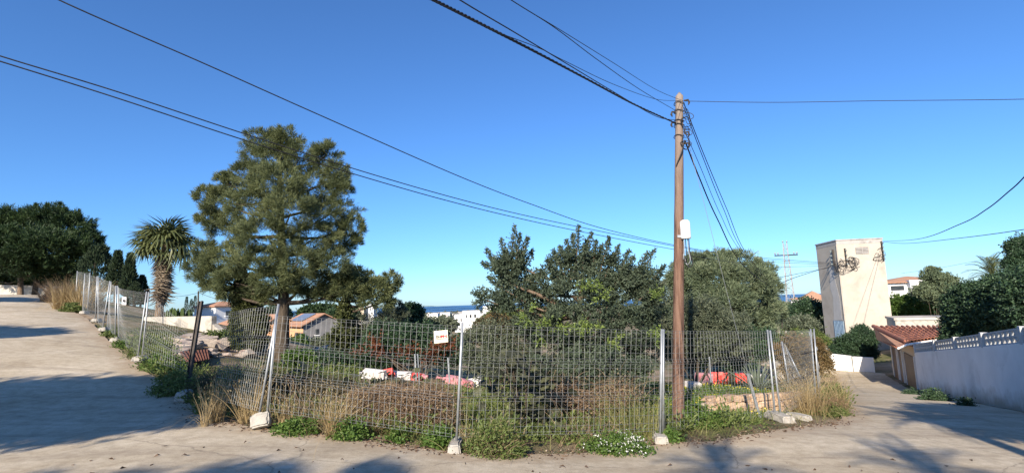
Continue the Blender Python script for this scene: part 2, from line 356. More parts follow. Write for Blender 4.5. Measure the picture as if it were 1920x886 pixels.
def concrete_material():
    m, nt, b = base_mat('road_concrete', .93, .12)
    g = nt.nodes.new('ShaderNodeNewGeometry'); v = g.outputs['Position']
    n1 = noise(nt, v, .5, 10, .68, .5); r1 = ramp(nt, [(.28, (.345, .28, .195)), (.42, (.455, .385, .28)), (.56, (.515, .445, .335)), (.72, (.61, .535, .415))]); nt.links.new(n1.outputs[0], r1.inputs[0])
    n2 = noise(nt, v, 60, 4, .8); r2 = ramp(nt, [(.30, (.5, .47, .43)), (.47, (.96, .96, .96)), (.62, (1.06, 1.05, 1.03)), (.74, (1.4, 1.38, 1.32))]); nt.links.new(n2.outputs[0], r2.inputs[0])
    c = mixc(nt, .8, r1.outputs[0], r2.outputs[0], 'MULTIPLY')
    nm = noise(nt, v, 5.5, 7, .7); rm = ramp(nt, [(.35, (.78, .76, .73)), (.6, (1.08, 1.08, 1.07))]); nt.links.new(nm.outputs[0], rm.inputs[0]); c = mixc(nt, .8, c, rm.outputs[0], 'MULTIPLY')
    mp = nt.nodes.new('ShaderNodeMapping'); mp.inputs['Rotation'].default_value = (0, 0, R(-42)); mp.inputs['Scale'].default_value = (.30, 1.9, 1)
    nt.links.new(v, mp.inputs['Vector'])
    n3 = noise(nt, mp.outputs[0], .8, 9, .68, .6); r3 = ramp(nt, [(.50, (0, 0, 0)), (.70, (1, 1, 1))]); nt.links.new(n3.outputs[0], r3.inputs[0])
    c = mixc(nt, r3.outputs[0], c, mixc(nt, .6, c, (.21, .165, .12)))
    # earth washed over the slab beside the verge
    at_ = nt.nodes.new('ShaderNodeAttribute'); at_.attribute_name = 'var'; ne_ = noise(nt, v, 3.2, 8, .7)
    mu = nt.nodes.new('ShaderNodeMath'); mu.operation = 'MULTIPLY'; nt.links.new(at_.outputs['Fac'], mu.inputs[0]); nt.links.new(ne_.outputs[0], mu.inputs[1])
    rr_ = ramp(nt, [(.22, (0, 0, 0)), (.5, (1, 1, 1))]); nt.links.new(mu.outputs[0], rr_.inputs[0])
    c = mixc(nt, rr_.outputs[0], c, (.36, .275, .185))
    # hairline cracks
    vo = nt.nodes.new('ShaderNodeTexVoronoi'); vo.feature = 'DISTANCE_TO_EDGE'; vo.inputs['Scale'].default_value = .33
    nz = noise(nt, v, 1.2, 6); ad = nt.nodes.new('ShaderNodeMix'); ad.data_type = 'VECTOR'; ad.inputs[0].default_value = .35
    nt.links.new(v, ad.inputs[4]); nt.links.new(nz.outputs[1], ad.inputs[5]); nt.links.new(ad.outputs[1], vo.inputs['Vector'])
    rc = ramp(nt, [(.0, (1, 1, 1)), (.004, (0, 0, 0))]); nt.links.new(vo.outputs[0], rc.inputs[0])
    c = mixc(nt, rc.outputs[0], c, mixc(nt, .5, c, (.12, .1, .08)))
    nt.links.new(c, b.inputs['Base Color'])
    bp = nt.nodes.new('ShaderNodeBump'); bp.inputs['Strength'].default_value = .45; bp.inputs['Distance'].default_value = .012
    nt.links.new(n2.outputs[0], bp.inputs['Height']); nt.links.new(bp.outputs[0], b.inputs['Normal'])
    return m
M['road'] = concrete_material()

# road outline: the ragged edge of the concrete along the lot, closed behind the camera
edge_px = [(133, 582), (168, 600), (190, 622), (216, 646), (250, 680), (300, 712), (345, 742), (385, 786), (440, 792), (490, 802), (560, 808), (640, 818), (720, 832), (800, 843), (880, 850), (980, 852), (1080, 848), (1180, 838), (1260, 828), (1340, 826), (1400, 816), (1470, 802), (1530, 796), (1572, 792), (1588, 765), (1583, 735), (1566, 704), (1552, 692)]
EDGE = [ground_hit(*p) for p in edge_px]
EDGE2 = [(p.x, p.y) for p in EDGE]
k45 = 1 / math.sqrt(2)
far_left = [(-46 * k45 + 1.4 - 12, 46 * k45 + 1.4 + 12), (-42 * k45 + 1.6, 42 * k45 + 1.6), (-36 * k45 + 1.9, 36 * k45 + 1.9)]
far_right = [(EDGE2[-1][0] - 3.0, EDGE2[-1][1] + 4.0), (EDGE2[-1][0] - 1.2, EDGE2[-1][1] + 6.2)]
wall_px = [(13.0 + 7.4 * k, 13.0 + 13.9 * k) for k in (1.62, 1.3, 1, .5, 0, -.5, -.9)]
outline = [(-74, 66)] + far_left + EDGE2 + far_right + [(p[0] - .25, p[1]) for p in wall_px] + [(9, -12), (-24, -12), (-30, 8), (-48, 30), (-84, 60)]
def densify(P, d, jit):
    out = []
    for a, b in zip(P, P[1:] + P[:1]):
        a = np.array(a); b = np.array(b); n = max(1, int(np.linalg.norm(b - a) / d))
        for i in range(n):
            p = a + (b - a) * i / n
            out.append((p[0] + random.uniform(-jit, jit), p[1] + random.uniform(-jit, jit)))
    return out
ol = densify(outline, .35, .045)
def inside(pts, poly):
    x, y = pts[:, 0], pts[:, 1]; r = np.zeros(len(pts), bool); n = len(poly)
    for i in range(n):
        x1, y1 = poly[i]; x2, y2 = poly[(i + 1) % n]
        c = ((y1 > y) != (y2 > y)) & (x < (x2 - x1) * (y - y1) / ((y2 - y1) or 1e-9) + x1); r ^= c
    return r
gp = np.array([(x, y) for x in np.arange(-84, 30, 1.1) for y in np.arange(-12, 68, 1.1)]); gp = gp[inside(gp, outline)]
_g2 = np.array([(x, y) for x in np.arange(-14, 11, .33) for y in np.arange(5.5, 17, .33)]); _g2 = _g2[inside(_g2, outline)]; _e = np.array(EDGE2); _dd = np.min(np.hypot(_g2[:, None, 0] - _e[None, :, 0], _g2[:, None, 1] - _e[None, :, 1]), 1); gp = np.r_[gp, _g2[(_dd < 1.8) & (_dd > .2)] + .07]
pts2 = [Vector(p) for p in ol] + [Vector(p) for p in gp]
ne = len(ol)
vo, _, fo, *_ = delaunay_2d_cdt(pts2, [(i, (i + 1) % ne) for i in range(ne)], [list(range(ne))], 1, 1e-4)
V2 = np.array([(p.x, p.y) for p in vo]); VZ = HA(V2[:, 0], V2[:, 1])
rv = np.c_[V2, VZ]
# skirt: the slab has a real broken edge
ec = {}
for f in fo:
    for a, b in zip(f, f[1:] + f[:1]): ec[(a, b)] = ec.get((a, b), 0) + 1
be = [e for e in ec if (e[1], e[0]) not in ec]
low = rv.copy(); low[:, 2] -= .14
ed_ = np.array(densify(EDGE2[:-1], .3, 0)); dv = np.array([np.min(np.hypot(ed_[:, 0] - x, ed_[:, 1] - y)) for x, y in V2]); dva = np.clip(1 - dv / 1.1, 0, 1)
road = link('road', np_mesh('road', np.r_[rv, low], [np.array([f for f in fo if len(f) == 3]), np.array([(b, a, a + len(rv), b + len(rv)) for a, b in be])], M['road'], var=np.r_[dva, dva], smooth=False)); tag(road, kind='structure')

gin = inside(np.c_[X.ravel(), Y.ravel()], outline)
rough_z = RNG.normal(0, .012, len(Z)) * (np.hypot(X.ravel(), Y.ravel()) < 40)
gi2 = gin.reshape(ny, nx); er = gi2.copy(); er[1:, :] &= gi2[:-1, :]; er[:-1, :] &= gi2[1:, :]; er[:, 1:] &= gi2[:, :-1]; er[:, :-1] &= gi2[:, 1:]
drop = np.where(er.ravel(), .16, np.where(gin, .05, .022))
ground = link('ground', np_mesh('ground', np.c_[X.ravel(), Y.ravel(), Z + np.where(gin, 0, rough_z) - drop], [Fq], M['soil'], smooth=True)); tag(ground, kind='structure')

def sea_material():
    m, nt, b = base_mat('sea_water', .35, .5)
    g = nt.nodes.new('ShaderNodeNewGeometry'); n = noise(nt, g.outputs['Position'], .002, 6)
    r = ramp(nt, [(.3, (.012, .055, .14)), (.7, (.02, .075, .175))]); nt.links.new(n.outputs[0], r.inputs[0]); nt.links.new(r.outputs[0], b.inputs['Base Color'])
    n3 = noise(nt, g.outputs['Position'], .05, 4); bp = nt.nodes.new('ShaderNodeBump'); bp.inputs['Strength'].default_value = .5; bp.inputs['Distance'].default_value = 1.0
    nt.links.new(n3.outputs[0], bp.inputs['Height']); nt.links.new(bp.outputs[0], b.inputs['Normal'])
    return m
sx = np.linspace(-45000, 45000, 10); sy = np.linspace(3000, 45000, 8); SX, SY = np.meshgrid(sx, sy); si = np.arange(80).reshape(8, 10)
sea = link('sea', np_mesh('sea', np.c_[SX.ravel(), SY.ravel(), np.full(80, -52.0)], [np.stack([si[:-1, :-1], si[:-1, 1:], si[1:, 1:], si[1:, :-1]], -1).reshape(-1, 4)], sea_material())); tag(sea, kind='structure')

# ------------------------------------------------------------------ foliage machinery
def blades(P, D, L, W, var, curl=0.0, side=None):
    """diamond leaves: base P, unit direction D, length L, width W"""
    n = len(P); L = np.broadcast_to(L, (n,))[:, None]; W = np.broadcast_to(W, (n,))[:, None]
    if side is None: side = RNG.normal(size=(n, 3))
    S = nrm(np.cross(D, side)); N = np.cross(S, D)
    mid = P + D * L * .48 + N * L * curl * .5
    tip = P + D * L + np.array([0, 0, -1.0]) * L * max(curl, 0) * .3
    V = np.stack([P, mid + S * W * .5, tip, mid - S * W * .5], 1).reshape(-1, 3)
    F = np.arange(n * 4).reshape(n, 4)
    return V, F, np.repeat(np.clip(var, 0, 1), 4)
def strips(P, D, L, W, var, droop=.4, seg=4):
    """curved tapering grass blades"""
    n = len(P); L = np.broadcast_to(L, (n,)); W = np.broadcast_to(W, (n,))
    S = nrm(np.cross(D, RNG.normal(size=(n, 3)))); bend = np.broadcast_to(droop, (n,)); hd = D.copy(); hd[:, 2] = 0; hd = nrm(hd)
    rows = []
    for i in range(seg + 1):
        t = i / seg
        c = P + D * (L * t)[:, None] + hd * (L * bend * t * t * .6)[:, None]; c[:, 2] -= L * bend * t ** 2.5 * .55
        w = (W * (1 - t ** 1.6) * .5 + .0008)[:, None]
        rows.append(c - S * w); rows.append(c + S * w)
    V = np.stack(rows, 1).reshape(-1, 3); k = 2 * (seg + 1); b0 = np.arange(n) * k; F = []
    for i in range(seg):
        F.append(np.stack([b0 + 2 * i, b0 + 2 * i + 1, b0 + 2 * i + 3, b0 + 2 * i + 2], -1))
    return V, np.concatenate(F), np.repeat(np.clip(var, 0, 1), k)
class Leaves:
    def __init__(s): s.V = []; s.F = []; s.A = []; s.n = 0
    def add(s, vfa):
        V, F, a = vfa; s.V.append(V); s.F.append(F + s.n); s.A.append(a); s.n += len(V)
    def build(s, name, mat, parent=None, origin=None, kind=None):
        base = wloc(parent) if parent else Vector(origin or (0, 0, 0))
        V = np.concatenate(s.V) - np.array(base)
        o = link(name, np_mesh(name, V, [np.concatenate(s.F)], mat, var=np.concatenate(s.A)), parent)
        if parent is None: o.location = base
        WL[o.name] = Vector(base)
        if kind: o['kind'] = kind
        return o
def rdir(n): return nrm(RNG.normal(size=(n, 3)))

def clump_points(c, rad, nsub, per, spread=.34, shell=.55, flat=1.0):
    """points gathered into sub-clumps near the shell of an ellipsoid; returns points, outward dirs, clump tone"""
    c = np.array(c); rad = np.array(rad)
    d = rdir(nsub); d[:, 2] *= flat; r = (shell + (1 - shell) * RNG.random(nsub) ** .7)
    sc = c + d * rad * r[:, None]
    tone = RNG.normal(0, .13, nsub)
    size = RNG.uniform(.6, 1.25, nsub) * spread
    k = np.repeat(np.arange(nsub), per)
    off = RNG.normal(size=(len(k), 3)) * .55
    P = sc[k] + off * (rad.mean() * size[k])[:, None] * np.array([1, 1, .8])
    D = nrm(nrm(P - c) * .7 + nrm(off) * .5)
    return P, D, tone[k]

def crown_pine(lv, c, rad, nsub, per, nl=.24, nw=.03, blades_per=6, up=.35, tone0=.45, shell=.45, spread=.30):
    P, D, t = clump_points(c, rad, nsub, per, spread, shell)
    D = nrm(D + np.array([0, 0, up])); n = len(P); k = np.repeat(np.arange(n), blades_per)
    DD = nrm(D[k] + RNG.normal(size=(len(k), 3)) * .55)
    PP = P[k] + D[k] * (RNG.random(len(k)) * nl * .9)[:, None]
    lv.add(blades(PP, DD, nl * RNG.uniform(.7, 1.2, len(k)), nw, tone0 + t[k] + RNG.normal(0, .16, len(k))))
def crown_broad(lv, c, rad, nsub, per, ll=.08, lw=.04, per_twig=7, tone0=.45, shell=.45, spread=.32, up=.3, tw=.22):
    P, D, t = clump_points(c, rad, nsub, per, spread, shell)
    D = nrm(D + np.array([0, 0, up])); n = len(P); k = np.repeat(np.arange(n), per_twig)
    j = np.tile(np.arange(per_twig), n) / per_twig
    PP = P[k] + D[k] * (j * tw)[:, None]
    DD = nrm(D[k] * .5 + rdir(len(k)) * .9)
    lv.add(blades(PP, DD, ll * RNG.uniform(.7, 1.25, len(k)), lw * RNG.uniform(.8, 1.2, len(k)), tone0 + t[k] + RNG.normal(0, .15, len(k)), .15))

def limb_mesh(mb, trunk, r0, r1, targets, tr=.06, sides=7):
    tp = spline(trunk, 14); n = len(tp)
    mb.tube(tp, [r0 + (r1 - r0) * (i / (n - 1)) ** .8 for i in range(n)], 10)
    T = np.array(tp)
    for c in targets:
        c = np.array(c); dz = c[2] - T[:, 2]; d = np.linalg.norm(T - c, axis=1)
        cand = d + np.where(dz < .2, 3.0, 0); i = int(np.argmin(cand)); i = max(2, min(i, n - 1)); s = T[i]
        m = s + (c - s) * .5 + np.array([0, 0, -.08 * np.linalg.norm(c - s)]) + RNG.normal(0, .06, 3)
        rr = max(tr * .6, (r0 + (r1 - r0) * i / (n - 1)) * .45)
        pts = spline([s, m, c], 7); mb.tube(pts, [rr + (tr * .3 - rr) * t for t in np.linspace(0, 1, 7)], sides, cap=False)

def lobe(px, py, rx, ry, Y, dY=0.0, rd=None):
    """ellipsoid lobe given where it sits in view; returns centre and radii in metres"""
    y = Y + dY; c = A(px, py, y); k = y / FPX
    return c, np.array([rx * k, (rd if rd is not None else (rx + ry) * .5 * k), ry * k])

def tree(name, label, cat, base, trunk, r0, r1, lobes, fill, leafmat_, barkmat, group=None, limbs=True, crown='crown'):
    t = thing(name, label, cat, base, group)
    mb = MB(); limb_mesh(mb, trunk, r0, r1, [l[0] for l in lobes] if limbs else []); tk = mb.build('trunk', barkmat, t, smooth=True)
    lv = Leaves()
    for c, rad in lobes: fill(lv, c, rad)
    lv.build(crown, leafmat_, t)
    return t

# ------------------------------------------------------------------ big structures: tower, walls, buildings
def yaw_frame(az):                      # unit vectors: along (az), to the right of it
    return np.array([math.sin(R(az)), math.cos(R(az)), 0]), np.array([math.cos(R(az)), -math.sin(R(az)), 0])

# electricity tower
TW = 3.75
tc = A(1580, 560, 46.0); tc[2] = H(tc[0], tc[1])
n_r, _ = yaw_frame(187.0); n_l, _ = yaw_frame(277.0)      # outward normals of right and left face
top_z = A(1568, 449, 46.0)[2]; bot_z = -3.5
tower = thing('electricity_tower', 'tall square beige rendered electricity tower at the bend of the right road', 'tower', (tc[0], tc[1], bot_z))
e_r = -n_l * 3.85; e_l = -n_r * 4.0      # along right face / along left face, from the front corner
fc = tc.copy(); fc[2] = 0
def tp_(u, v, z, out=0, face='r'):
    if face == 'r': return fc + e_r * u + n_r * out + np.array([0, 0, z])
    return fc + e_l * u + n_l * out + np.array([0, 0, z])
mb = MB(); base4 = [fc, fc + e_r, fc + e_r + e_l, fc + e_l]
mb.hexa([p + np.array([0, 0, bot_z]) for p in base4] + [p + np.array([0, 0, top_z - .45]) for p in base4]); mb.build('wall', M['render_beige'], tower)
cen = fc + (e_r + e_l) / 2
def grow(p, k, z): q = cen + (p - cen) * k; return q + np.array([0, 0, z])
mb = MB(); mb.hexa([grow(p, 1.006, top_z - .45) for p in base4] + [grow(p, 1.006, top_z - .1) for p in base4]); mb.build('parapet', M['cement_grey'], tower)
mb = MB(); mb.hexa([grow(p, 1.03, top_z - .1) for p in base4] + [grow(p, 1.03, top_z) for p in base4]); mb.build('roof_slab', M['cement_grey'], tower)
def face_box(face, u0, u1, z0, z1, o0, o1):
    P = [tp_(u0, 0, z0, o0, face), tp_(u1, 0, z0, o0, face), tp_(u1, 0, z0, o1, face), tp_(u0, 0, z0, o1, face)]
    P += [p + np.array([0, 0, z1 - z0]) for p in P]
    return P
zg1 = A(1608, 462, 45)[2]; zg0 = A(1608, 475, 45)[2]
mb = MB(); mb.hexa(face_box('r', .40, .68, zg0, zg1, .0, .02)); gr = mb.build('vent', M['dark_steel'], tower)
for i in range(5):
    z = zg0 + (zg1 - zg0) * (i + .15) / 5; mb = MB(); mb.hexa(face_box('r', .40, .68, z, z + (zg1 - zg0) * .13, .021, .05)); mb.build('slat', M['cement_grey'], gr)
mb = MB(); mb.hexa(face_box('r', .535, .548, zg0, zg1, .051, .065)); mb.build('slat', M['cement_grey'], gr)
zd1 = A(1575, 603, 45)[2]
mb = MB(); mb.hexa(face_box('l', .08, .52, bot_z, zd1, .0, .03)); dr = mb.build('door', M['blue_door'], tower)
for i in range(7):
    u = .1 + i * .062; mb = MB(); mb.hexa(face_box('l', u, u + .012, bot_z + .1, zd1 - .08, .031, .05)); mb.build('door_rib', M['blue_door'], dr)
# lighter repair patches of plaster, a few millimetres proud
M['plaster_patch'] = surf('plaster_patch', (.47, .45, .42), (.54, .52, .48), 2, .95, .08, bump=.3, bscale=20)
zp = lambda py: float(A(1570, py, 46)[2])
mb = MB(); mb.prism([tp_(.12, 0, zp(600), .004, 'l'), tp_(.12, 0, zp(560), .004, 'l'), tp_(.25, 0, zp(520), .004, 'l'), tp_(.2, 0, zp(498), .004, 'l'), tp_(.45, 0, zp(500), .004, 'l'), tp_(.5, 0, zp(540), .004, 'l'), tp_(.42, 0, zp(556), .004, 'l'), tp_(.5, 0, zp(602), .004, 'l')], n_l * .008); mb.build('plaster_patch', M['plaster_patch'], tower)
mb = MB(); mb.tube([fc + np.array([0, 0, bot_z]), fc + np.array([0, 0, top_z - .45])], .05, 4); mb.build('corner_bead', M['render_beige'], tower)
# insulator racks
def rack(face, u, z0, z1, n, nm='insulator_rack'):
    mb = MB(); mb.hexa(face_box(face, u - .012, u + .012, z0, z1, .02, .14)); r = mb.build(nm, M['dark_steel'], tower)
    for i in range(n):
        z = z0 + (z1 - z0) * (i + .5) / n; a = tp_(u, 0, z, .14, face); nn = n_r if face == 'r' else n_l
        mb = MB(); mb.tube([a, a + nn * .10, a + nn * .11, a + nn * .2], [.03, .055, .085, .05], 8); mb.build('insulator', M['porcelain'], r, smooth=True)
rack('r', .16, zp(500), zp(466), 4)
rack('r', .965, zp(492), zp(456), 5)
def tower_loops(u0, z0, n, s, seed, face='r'):
    rg = np.random.default_rng(seed)
    for i in range(n):
        m = rg.integers(7, 10); a0 = rg.uniform(0, 6.28); sg = rg.choice([-1, 1]); cx, cz = u0 + rg.normal(0, .05), z0 + rg.normal(0, .2)
        rx, rz = rg.uniform(.08, .17) * s, rg.uniform(.3, .7) * s
        pts = [tp_(cx + (rx + rg.normal(0, .03)) * math.cos(a0 + sg * k * .85), 0, cz + (rz + rg.normal(0, .14)) * math.sin(a0 + sg * k * .85) - .05 * k, .12 + .06 * math.sin(k * 1.7 + i), face) for k in range(m)]
        mb = MB(); mb.tube(spline(pts, 30), .016, 5); mb.build('cable_loop', M['cable'], tower)
tower_loops(.24, zp(492), 9, 1.0, 3); tower_loops(.05, zp(495), 5, .8, 5); rack('l', .16, zp(498), zp(466), 4); tower_loops(.12, zp(494), 3, .6, 9, 'l'); tower_loops(.93, zp(480), 3, .7, 8)
TOWER_IN = tp_(.25, 0, zp(491), .2, 'l'); TOWER_OUT = tp_(1.0, 0, zp(457), .12, 'r')

# white boundary wall with pierced concrete blocks on top, right of the right road
wa = np.array([13.0, 13.0]); wb = np.array([20.5, 27.0]); wdir = (wb - wa) / np.linalg.norm(wb - wa); wn_ = np.array([wdir[1], -wdir[0]])
W0 = -5.4; W1 = float(np.linalg.norm(wb - wa))
def wz_top(s): return np.interp(s, [W0, 0, W1], [2.3 - (633 - 533) / 960 * 13.0 + .05 + .115 * 5.4 * .6, A(1917, 641, 13.0)[2], A(1693, 661, 27.0)[2]])
def wz_lat(s): return np.interp(s, [W0, 0, W1], [A(1917, 609, 13.0)[2] + .37, A(1917, 609, 13.0)[2], A(1693, 645, 27.0)[2]])
white_wall = thing('boundary_wall', 'long white boundary wall with pierced concrete block top beside the right road', 'wall', (wa[0], wa[1], H(wa[0], wa[1])))
def wp(s, off, z): p = wa + wdir * s + wn_ * off; return np.array([p[0], p[1], z])
mb = MB(); ns = 16
for i in range(ns):
    s0 = W0 + (W1 - W0) * i / ns; s1 = W0 + (W1 - W0) * (i + 1) / ns
    V = [wp(s0, 0, H(*wp(s0, 0, 0)[:2]) - .5), wp(s1, 0, H(*wp(s1, 0, 0)[:2]) - .5), wp(s1, .2, H(*wp(s1, 0, 0)[:2]) - .5), wp(s0, .2, H(*wp(s0, 0, 0)[:2]) - .5), wp(s0, 0, wz_top(s0)), wp(s1, 0, wz_top(s1)), wp(s1, .2, wz_top(s1)), wp(s0, .2, wz_top(s0))]
    F = [(4, 5, 6, 7), (0, 1, 5, 4), (2, 3, 7, 6)]
    if i == 0: F.append((3, 0, 4, 7))
    if i == ns - 1: F.append((1, 2, 6, 5))
    mb.add(V, F)
wbo = mb.build('wall_body', M['white_wall'], white_wall)
av = wbo.data.attributes.new('var', 'FLOAT', 'POINT'); av.data.foreach_set('value', np.tile([1., 1, 1, 1, 0, 0, 0, 0], ns).astype(np.float32))
nt = M['white_wall'].node_tree; b_ = nt.nodes['Principled BSDF']; src = b_.inputs['Base Color'].links[0].from_socket
at_ = nt.nodes.new('ShaderNodeAttribute'); at_.attribute_name = 'var'; g_ = nt.nodes.new('ShaderNodeNewGeometry'); n_ = noise(nt, g_.outputs['Position'], 1.6, 8, .7)
ma = nt.nodes.new('ShaderNodeMath'); ma.operation = 'MULTIPLY_ADD'; ma.inputs[1].default_value = .45; nt.links.new(n_.outputs[0], ma.inputs[0]); nt.links.new(at_.outputs['Fac'], ma.inputs[2])
rd = ramp(nt, [(.78, (0, 0, 0)), (1.0, (1, 1, 1))]); nt.links.new(ma.outputs[0], rd.inputs[0]); nt.links.new(mixc(nt, rd.outputs[0], src, (.42, .36, .29)), b_.inputs['Base Color'])
pill = [W0, -2.2, 1.2, 4.6, 8.0, 11.4, W1 - .1]
for s in pill:
    mb = MB(); mb.hexa([wp(s - .09, -.012, wz_top(s) - .03), wp(s + .09, -.012, wz_top(s) - .03), wp(s + .09, .19, wz_top(s) - .03), wp(s - .09, .19, wz_top(s) - .03), wp(s - .09, -.012, wz_lat(s) + .035), wp(s + .09, -.012, wz_lat(s) + .035), wp(s + .09, .19, wz_lat(s) + .035), wp(s - .09, .19, wz_lat(s) + .035)]); mb.build('pillar', M['lattice'], white_wall)
# one pierced block: a frame with two rows of arched openings, shared by all
def lattice_block_mesh(w, h):
    mb = MB(); th = .08
    mb.box((0, 0, .02), (w, th, .04)); mb.box((0, 0, h / 2), (w, th * .94, .045)); mb.box((0, 0, h - .02), (w, th, .04))
    mb.box((-w / 2 + .012, 0, h / 2), (.02, th * .9, h - .082)); mb.box((w / 2 - .012, 0, h / 2), (.02, th * .9, h - .082))
    for row in (0, 1):
        z0 = .04 + row * (h / 2 - .018); hh = h / 2 - .07
        pts = [(x, 0, z0 + hh * (1 - (2 * x / (w - .04)) ** 2) * .95 + .005) for x in np.linspace(-(w - .04) / 2, (w - .04) / 2, 7)]
        for a, b in zip(pts, pts[1:]):
            mb.hexa([(a[0], -th * .42, a[2]), (b[0], -th * .42, b[2]), (b[0], th * .42, b[2]), (a[0], th * .42, a[2]), (a[0], -th * .42, a[2] + .035), (b[0], -th * .42, b[2] + .035), (b[0], th * .42, b[2] + .035), (a[0], th * .42, a[2] + .035)])
    return np_mesh('pierced_block', np.concatenate(mb.v), [np.array(f) for f in mb.f.values()], M['lattice'])
lbm = lattice_block_mesh(.40, .40)
for s0, s1 in zip(pill, pill[1:]):
    n = max(1, int(round((s1 - s0 - .2) / .41)))
    for i in range(n):
        s = s0 + .1 + (s1 - s0 - .2) * (i + .5) / n; p = wp(s, .09, wz_top(s) + .002)
        o = link('pierced_block', lbm, white_wall, Vector(p) - wloc(white_wall))
        dz = (wz_top(s + .2) - wz_top(s - .2)) / .4
        o.rotation_euler = Euler((0, -math.atan(dz), math.atan2(wdir[1], wdir[0])))
        o.scale = ((s1 - s0 - .2) / n / .41, 1, max(.3, (wz_lat(s) - wz_top(s)) / .40))

# garage with clay tiles at the end of the white wall
gA = wb + wdir * .25; gdir = wdir; GL = 8.6; GW = 9.0
garage = thing('garage', 'low garage with red clay tile roof at the far end of the white wall', 'garage', (gA[0], gA[1], -3.0))
def gp_(s, off, z): p = gA + gdir * s + wn_ * off; return np.array([p[0], p[1], z])
ez0 = A(1693, 647, 27.2)[2]; ez1 = A(1645, 628, 34.5)[2]; rz1 = A(1636, 613, 34.8)[2]
mb = MB(); mb.hexa([gp_(0, .15, -3.4), gp_(GL, .15, -3.4), gp_(GL, GW, -3.4), gp_(0, GW, -3.4), gp_(0, .15, ez0 - .16), gp_(GL, .15, ez1 - .25), gp_(GL, GW, ez1 - .3), gp_(0, GW, ez0 - .16)]); mb.build('wall', M['house_cream'], garage)
for s0, s1 in ((.7, 3.4), (4.3, 5.3), (6.0, 7.6)):
    mb = MB(); zt = -3.3 + 2.05; mb.hexa([gp_(s0, .10, -3.3), gp_(s1, .10, -3.3), gp_(s1, .149, -3.3), gp_(s0, .149, -3.3), gp_(s0, .10, zt), gp_(s1, .10, zt), gp_(s1, .149, zt), gp_(s0, .149, zt)]); dd = mb.build('door', M['brown_door'], garage)
    for q in (s0 - .06, s1 + .06):
        mb = MB(); mb.hexa([gp_(q - .05, .07, -3.3), gp_(q + .05, .07, -3.3), gp_(q + .05, .148, -3.3), gp_(q - .05, .148, -3.3), gp_(q - .05, .07, zt + .06), gp_(q + .05, .07, zt + .06), gp_(q + .05, .148, zt + .06), gp_(q - .05, .148, zt + .06)]); mb.build('door_jamb', M['house_white'], dd)
# roof planes: main plane rises from the near eave to the far ridge; narrow verge plane falls to the road
E0, E1, RG1, RG0 = A(1700, 642, 27.6), A(1812, 626, 30.0), A(1812, 611, 35.5), A(1638, 612.5, 34.8)
V0_, V1_ = A(1684, 649, 26.9), A(1643, 631, 34.4)
dn = lambda p, k: p - np.array([0, 0, k])
mb = MB(); q = [E0, E1, RG1, RG0]; mb.hexa([dn(p, .14) for p in q] + [dn(p, .03) for p in q]); roofo = mb.build('roof', M['tile_far'], garage)
mb = MB(); q = [V0_, E0, RG0, V1_]; mb.hexa([dn(p, .16) for p in q] + [dn(p, .035) for p in q]); verge = mb.build('roof', M['tile_far'], garage)
def half_tile(L, r):
    V = []; F = []; n = 6
    for k, (y, rr) in enumerate(((0, r * 1.06), (L, r * .9))):
        for i in range(n + 1):
            a = math.pi * i / n; V.append((rr * math.cos(a), y, rr * .72 * math.sin(a)))
    for k, (y, rr) in enumerate(((0, r * .9), (L, r * .76))):
        for i in range(n + 1):
            a = math.pi * i / n; V.append((rr * math.cos(a), y, rr * .6 * math.sin(a)))
    m = n + 1
    for i in range(n): F += [(i, i + 1, m + i + 1, m + i), (2 * m + i, 3 * m + i, 3 * m + i + 1, 2 * m + i + 1), (i, 2 * m + i, 2 * m + i + 1, i + 1)]
    mb = MB(); mb.add(V, F); return np_mesh('tile', np.concatenate(mb.v), [np.array(f) for f in mb.f.values()], M['tile'], smooth=False)
tlm = half_tile(.98, .15)
def lay(parent, p00, p10, p01, ncol, nrow):
    """columns run from p00 to p10; each column climbs towards p01"""
    p00, p10, p01 = map(np.array, (p00, p10, p01)); u = (p10 - p00) / ncol; v = (p01 - p00) / nrow
    X_ = Vector(u).normalized(); Y_ = Vector(v).normalized(); Z_ = X_.cross(Y_).normalized(); X_ = Y_.cross(Z_)
    rot = Matrix((X_, Y_, Z_)).transposed().to_euler()
    for i in range(ncol):
        for j in range(nrow):
            p = p00 + u * (i + .5) + v * j + np.array(Z_) * (.012 + .004 * ((i + j) % 2))
            o = link('tile', tlm, parent, Vector(p) - wloc(parent), rot)
            o.scale = (np.linalg.norm(u) / .30 * .98, np.linalg.norm(v) / .98 * 1.08, 1); o.rotation_euler.z += random.uniform(-.012, .012)
def lay_quad(parent, e0, e1, r0, r1, ncol, nrow):
    for i in range(ncol):
        k = (i + .5) / ncol; lo = e0 + (e1 - e0) * k; hi = r0 + (r1 - r0) * k; v = (hi - lo) / nrow; lo2 = e0 + (e1 - e0) * (k + 1 / ncol); wv = lo2 - lo
        Y_ = Vector(v).normalized(); Z_ = Vector(wv).cross(Y_).normalized(); X_ = Y_.cross(Z_); rot = Matrix((X_, Y_, Z_)).transposed().to_euler(); w = abs(Vector(wv).dot(X_))
        for j in range(nrow):
            p = lo + v * j + np.array(Z_) * (.012 + .005 * ((i + j) % 2)); o = link('tile', tlm, parent, Vector(p) - wloc(parent), rot)
            o.scale = (w / .30 * .98, np.linalg.norm(v) / .98 * 1.08, 1); o.rotation_euler.z += random.uniform(-.015, .015)
lay_quad(roofo, E0, E1, RG0, RG1, 18, 8)
lay_quad(verge, V0_ , V1_, E0, RG0, 18, 2)
mb = MB(); mb.tube([E0 + np.array([0, 0, .05]), RG0 + np.array([0, 0, .05])], .13, 8); mb.build('ridge_tile', M['tile'], roofo)
mb = MB(); q = [V0_, E0, E1]; 
for a, b in ((V0_, E0), (E0, E1)): mb.tube([dn(a, .09), dn(b, .09)], .06, 6)
mb.build('fascia', M['house_white'], garage)

